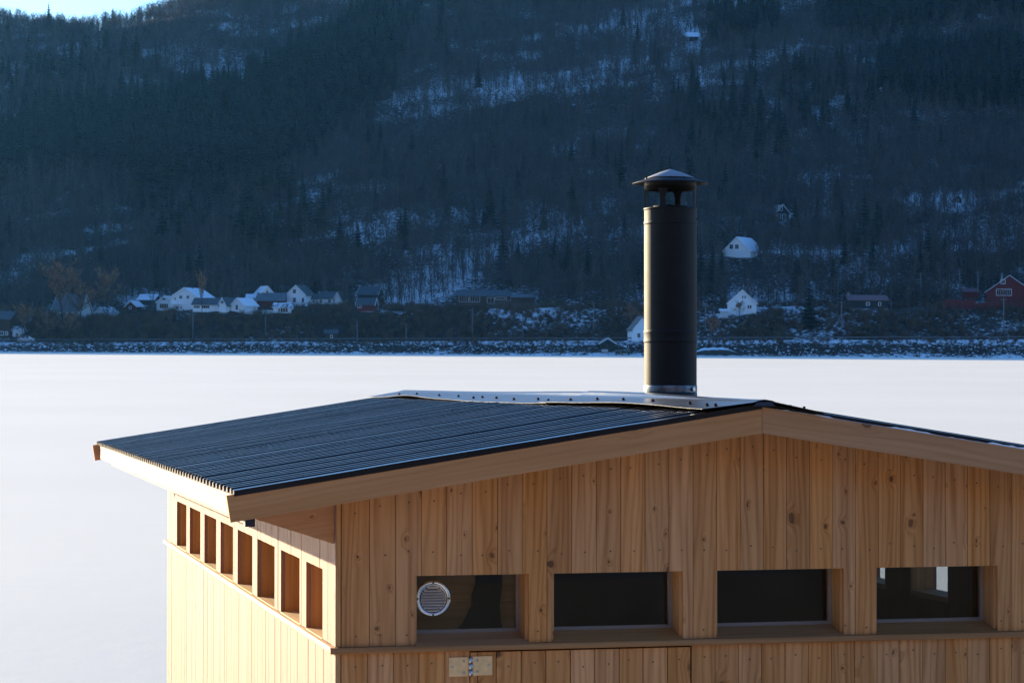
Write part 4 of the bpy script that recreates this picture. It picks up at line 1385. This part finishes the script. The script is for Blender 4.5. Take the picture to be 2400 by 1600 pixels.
# grey foam closures under the ribs at the eaves
M['foam'] = flat('grey_foam', (0.17, 0.145, 0.13), 0.85)
for sx in (-1, 1):
    m = MB()
    xe = XA + sx*(XA+.4115); xi = XA + sx*(XA+.375)
    for r_ in range(NS*RIBS):
        y = YF+.012 + r_*pitch
        for_ = [(y+.33*pitch, .0015), (y+.79*pitch, .0015), (y+.68*pitch, RH-.002), (y+.44*pitch, RH-.002)]
        m.prism([(q, zroof(xe)+h_) for q, h_ in for_], *sorted((xe, xi)), 'x')
    tag(hb(m, 'foam_closure', M['foam'], roof), kind='stuff')

# ridge capping: two lapped lengths with a wavy free edge
def capz(d, y, lift):
    """height of the capping at signed distance d from the ridge"""
    a = abs(d)
    base = zroof(XA-a) + .0255
    wav = float(vnoise(y*1.05+3.1, 7.7 if d < 0 else 2.2))-.45
    flare = np.clip((a-.05)/.19, 0, 1)
    hat = (.013*math.exp(-((y-2.2)/1.6)**2) + .003)*(1-sstep(.026, .046, a))
    sag = -.014*max(0, 1-abs(y-.35)/.9)*(1-a/.3) - .012*math.exp(-((y+.2)/.35)**2)
    return base + lift + hat + float(flare)*wav*.034 + sag*.5 + .004
def cap(y0, y1, lift, name='ridge_cap'):
    D = [-.245, -.20, -.15, -.10, -.065, -.050, -.040, -.030, 0, .030, .040, .050, .065, .10, .15, .20, .245]
    n = int((y1-y0)/.06)
    pts = []
    for i in range(n+1):
        y = y0 + (y1-y0)*i/n
        e_ = .016*(float(vnoise(y*1.7, 4.4))-.5)
        pts.append([(XA + d*(1+(e_/.245 if abs(d) > .2 else 0)), y, capz(d, y, lift)) for d in D])
    return hb(sheet_mesh(pts, .0018), name, M['capmetal'], roof)
cap_b = cap(2.16, YB+.10, 0.0)
cap_a = cap(YF-.035, 2.30, .0035)
m = MB(); m.prism([(XA-.044, zroof(XA)+.004), (XA+.044, zroof(XA)+.004), (XA+.027, zroof(XA)+.020), (XA-.027, zroof(XA)+.020)], YF-.03, YF-.024, 'y')
hb(m, 'cap_end_dark', M['dark'], cap_a)  # dark plug standing in for the shade inside the open cap end
sm = MB()
sm.lathe([(0, .0115), (.0058, .0115), (.0062, .004), (.0095, .0028), (.0098, -.002)], n=10, smooth=False)
sme = sm.mesh('screw'); sme.materials.append(M['screw'])
for y in (6.2, 5.61, 5.0, 4.5, 4.04, 3.93, 3.57, 3.10, 2.66, 2.33, 1.92, 1.57, 1.13, .67, .15, -.10, -.19):
    for d in (-.175, .175):
        par = cap_b if y > 2.25 else cap_a
        o = link(bpy.data.objects.new('screw', sme), par)
        dd = d + prnd.uniform(-.02, .02)
        o.location = (XA+dd, y, capz(dd, y, .0035 if y < 2.3 else 0)+HB)
        o.rotation_euler = (0, -math.copysign(math.atan(ROOF_S), -d), 0)

# a little snow left on the right-hand barge board
m = MB(); n = 90
for i in range(n):
    a = 1.66 + 1.9*i/n; b = 1.66 + 1.9*(i+1)/n
    h0, h1 = [max(.0012, .024*(float(vnoise(q*5.0, 8.8))-.42) + .008*(float(vnoise(q*40, 2.8))-.5)) for q in (a, b)]
    m.bar([(a, YF+.001, zroof(a)+.0003), (b, YF+.001, zroof(b)+.0003), (b, YF+.0125, zroof(b)+.0003), (a, YF+.0125, zroof(a)+.0003),
           (a, YF+.003, zroof(a)+h0), (b, YF+.003, zroof(b)+h1), (b, YF+.0125, zroof(b)+h1), (a, YF+.0125, zroof(a)+h0)])
o = m.build('roof_snow', M['snow']); o.matrix_world = HM @ Matrix.Translation((0, 0, HB))
tag(o, 'thin line of leftover snow along the right roof edge', 'snow')

# ------------------------------------------------------------------ flue
def flue():
    c = (1.80, 1.622); r = .119
    zb = zroof(c[0])
    m = MB(); m.lathe([(r, zb-.05), (r, zb+.06), (r, 1.16), (r, 1.166)], c, 64)
    f = hb(m, 'flue', M['flue']); tag(f, label='tall black flue pipe with rain cap')
    m = MB(); m.lathe([(r+.0006, 1.166), (r+.0028, 1.171), (r+.0022, 1.176), (r+.0012, 1.19), (r+.0022, 1.213), (r+.0030, 1.218), (r+.0006, 1.223)], c, 48); hb(m, 'joint_band', M['flue'], f)
    m = MB(); m.lathe([(r, 1.222), (r, 1.228), (r, 1.695), (r, 1.701)], c, 64); hb(m, 'upper_pipe', M['flue'], f)
    m = MB(); m.lathe([(r+.0003, 1.700), (r+.0018, 1.7035), (r+.0018, 1.7115), (r+.0003, 1.7145)], c, 64); hb(m, 'seam_ring', M['flue'], f)
    m = MB(); m.lathe([(r-.0004, 1.713), (r-.0004, 1.719), (r-.0004, 1.761), (r-.0002, 1.7665)], c, 64); hb(m, 'top_pipe', M['flue'], f)
    m = MB(); m.lathe([(r, 1.766), (r+.0025, 1.769), (r+.0025, 1.7755), (r-.0005, 1.777), (r-.005, 1.776), (r-.006, 1.74)], c, 64); hb(m, 'rim', M['flue'], f)
    m = MB(); m.lathe([(.080, 1.70), (.080, 1.786), (.076, 1.787), (.076, 1.70)], c, 36); hb(m, 'inner_pipe', M['flue'], f)
    m = MB(); m.lathe([(r+.0018, .943), (r+.0022, .946), (r+.0022, .970), (r+.0018, .973), (r+.0005, .974)], c, 48); b = hb(m, 'clamp_band', M['band'], f)
    m = MB(); a = R(-100+48); ca, sa = math.cos(a), math.sin(a)
    m.tube((c[0]+(r+.004)*ca, c[1]+(r+.004)*sa, .957), (c[0]+(r+.012)*ca, c[1]+(r+.012)*sa, .957), .010, .010, 10); hb(m, 'clamp_bolt', M['galv'], b)
    m = MB(); m.lathe([(.200, zb-.03), (.170, zb+.005), (r+.012, zb+.02), (r+.0025, .925), (r+.0015, .9415), (r+.0005, .9425)], c, 48); hb(m, 'rubber_boot', M['screw'], f)
    # cowl: collar, four straps, cap
    m = MB(); m.lathe([(r-.004, 1.861), (r-.002, 1.859), (r-.001, 1.90), (r-.003, 1.905), (r-.006, 1.90), (r-.006, 1.861), (r-.004, 1.861)], c, 48); hb(m, 'cowl_collar', M['flue'], f)
    view = math.atan2(-9.31-c[1], -1.53-c[0])
    for k in range(4):
        t0 = view - R(17) + k*math.pi/2
        m = MB(); hwid = .118
        prof_z = [(1.772, hwid*1.0), (1.782, hwid*1.0), (1.80, hwid*.95), (1.82, hwid*.95), (1.845, hwid*1.15), (1.855, hwid*1.6), (1.864, hwid*2.2)]
        vv = []
        for z, w in prof_z:
            for q in range(5):
                t = t0 + w*(q/4*2-1)
                for rr in (r-.002, r-.0045): vv.append((c[0]+rr*math.cos(t), c[1]+rr*math.sin(t), z))
        ff = []
        for a in range(len(prof_z)-1):
            for q in range(4):
                i0 = a*10+q*2; i1 = i0+10
                ff += [(i0, i0+2, i1+2, i1), (i0+1, i1+1, i1+3, i0+3)]
            ff += [(a*10, a*10+10, a*10+11, a*10+1), (a*10+8, a*10+9, a*10+19, a*10+18)]
        m.add(vv, ff); hb(m, 'strap', M['flue'], f)
    m = MB(); m.lathe([(.001, 1.946), (.100, 1.914), (.104, 1.9105), (.150, 1.897), (.172, 1.8885), (.1725, 1.8865), (.150, 1.893), (.10, 1.905), (.001, 1.93)], c, 56); cp = hb(m, 'rain_cap', M['flue'], f)
    m = MB(); m.lathe([(.001, 1.954), (.05, 1.939), (.103, 1.917), (.106, 1.9125), (.10, 1.9145)], c, 56); hb(m, 'cap_frost', M['frost'], cp)
    for k in range(4):
        t = view - R(60) + k*math.pi/2
        m = MB(); m.tube((c[0]+.125*math.cos(t), c[1]+.125*math.sin(t), 1.898), (c[0]+.125*math.cos(t), c[1]+.125*math.sin(t), 1.912), .005, .004, 8); hb(m, 'rivet', M['screw'], cp)
    for t in (view+R(92), view-R(92)):
        m = MB(); m.tube((c[0]+(r-.002)*math.cos(t), c[1]+(r-.002)*math.sin(t), 1.727), (c[0]+(r+.006)*math.cos(t), c[1]+(r+.006)*math.sin(t), 1.727), .006, .005, 8); hb(m, 'rivet', M['screw'], f)
flue()

# floating raft below
raft = empty('floating_raft', 'timber raft frozen into the ice that carries the sauna hut', 'raft')
raft.matrix_world = HM @ Matrix.Translation((0, 0, -.16))
for i in range(58):
    y = -1.2 + i*.145
    MB().box(-.7, HW+.7, y, y+.138, .115, .158).build('deck_board', M['silly'], raft)
for x in (-.4, .8, 2.4, 3.4):
    MB().box(x, x+.16, -1.2, 7.2, -.06, .114).build('beam', M['silly'], raft)
for x in (-.3, 2.6):
    MB().tube((x+.3, -1.1, -.36), (x+.3, 7.1, -.36), .30, .30, 16).build('pontoon', M['dark'], raft)

# ------------------------------------------------------------------ the shore behind the camera, in full sun
def near_shore():
    xs_ = np.linspace(-900, 900, 91); ys_ = -np.concatenate([np.linspace(38, 120, 24), np.linspace(130, 620, 40)])
    A, B = np.meshgrid(xs_, ys_, indexing='ij')
    d = -B-42
    Z = np.where(d < 0, -0.4, 0.35*np.minimum(d, 12)*0.35 + 0.50*np.maximum(d-12, 0)) + (fbm(A/45, B/45, 4)-.5)*14*sstep(10, 90, d)
    Z = np.where(d > 420, Z - (d-420)*0.4, Z)
    n, k = A.shape
    m = MB(); m.add(list(zip(A.ravel().tolist(), B.ravel().tolist(), Z.ravel().tolist())),
                    [(i*k+j, i*k+j+1, (i+1)*k+j+1, (i+1)*k+j) for i in range(n-1) for j in range(k-1)], True)
    t = NT('near_wooded_slope'); o, x, y, z = t.obj()
    a = t.noise(o, .05, 5, .6); b = t.noise(o, .5, 4, .7)
    g = t.mix(t.sm(b, .35, .65), (.04, .033, .026), (.12, .098, .072))
    t.set(t.mix(t.math('MULTIPLY', t.sm(a, .55, .62), t.sm(b, .4, .6)), g, (.75, .77, .8)), .9, spec=.1)
    tag(m.build('near_shore', t.m), kind='structure')
near_shore()
M['quay'] = flat('quay_gravel', (0.014, 0.016, 0.021), 0.9, n=0.35, scale=1.2)
MB().box(-260, 260, -60, -1.6, -1.0, 1.95).build('quay', M['quay'])['kind'] = 'structure'

# ------------------------------------------------------------------ thin winter haze
hz_ = MB().box(-1600, 1400, -700, 1950, -3.0, 330)
t = NT('fjord_haze')
t.n.remove(t.b)
pv = t.node('ShaderNodeVolumePrincipled')
pv.inputs['Color'].default_value = (0.12, 0.44, 1.0, 1)
pv.inputs['Density'].default_value = 0.000024
pv.inputs['Anisotropy'].default_value = 0.6
t.t.links.new(pv.outputs[0], t.n['Material Output'].inputs['Volume'])
ho_ = hz_.build('haze', t.m)
tag(ho_, kind='stuff')
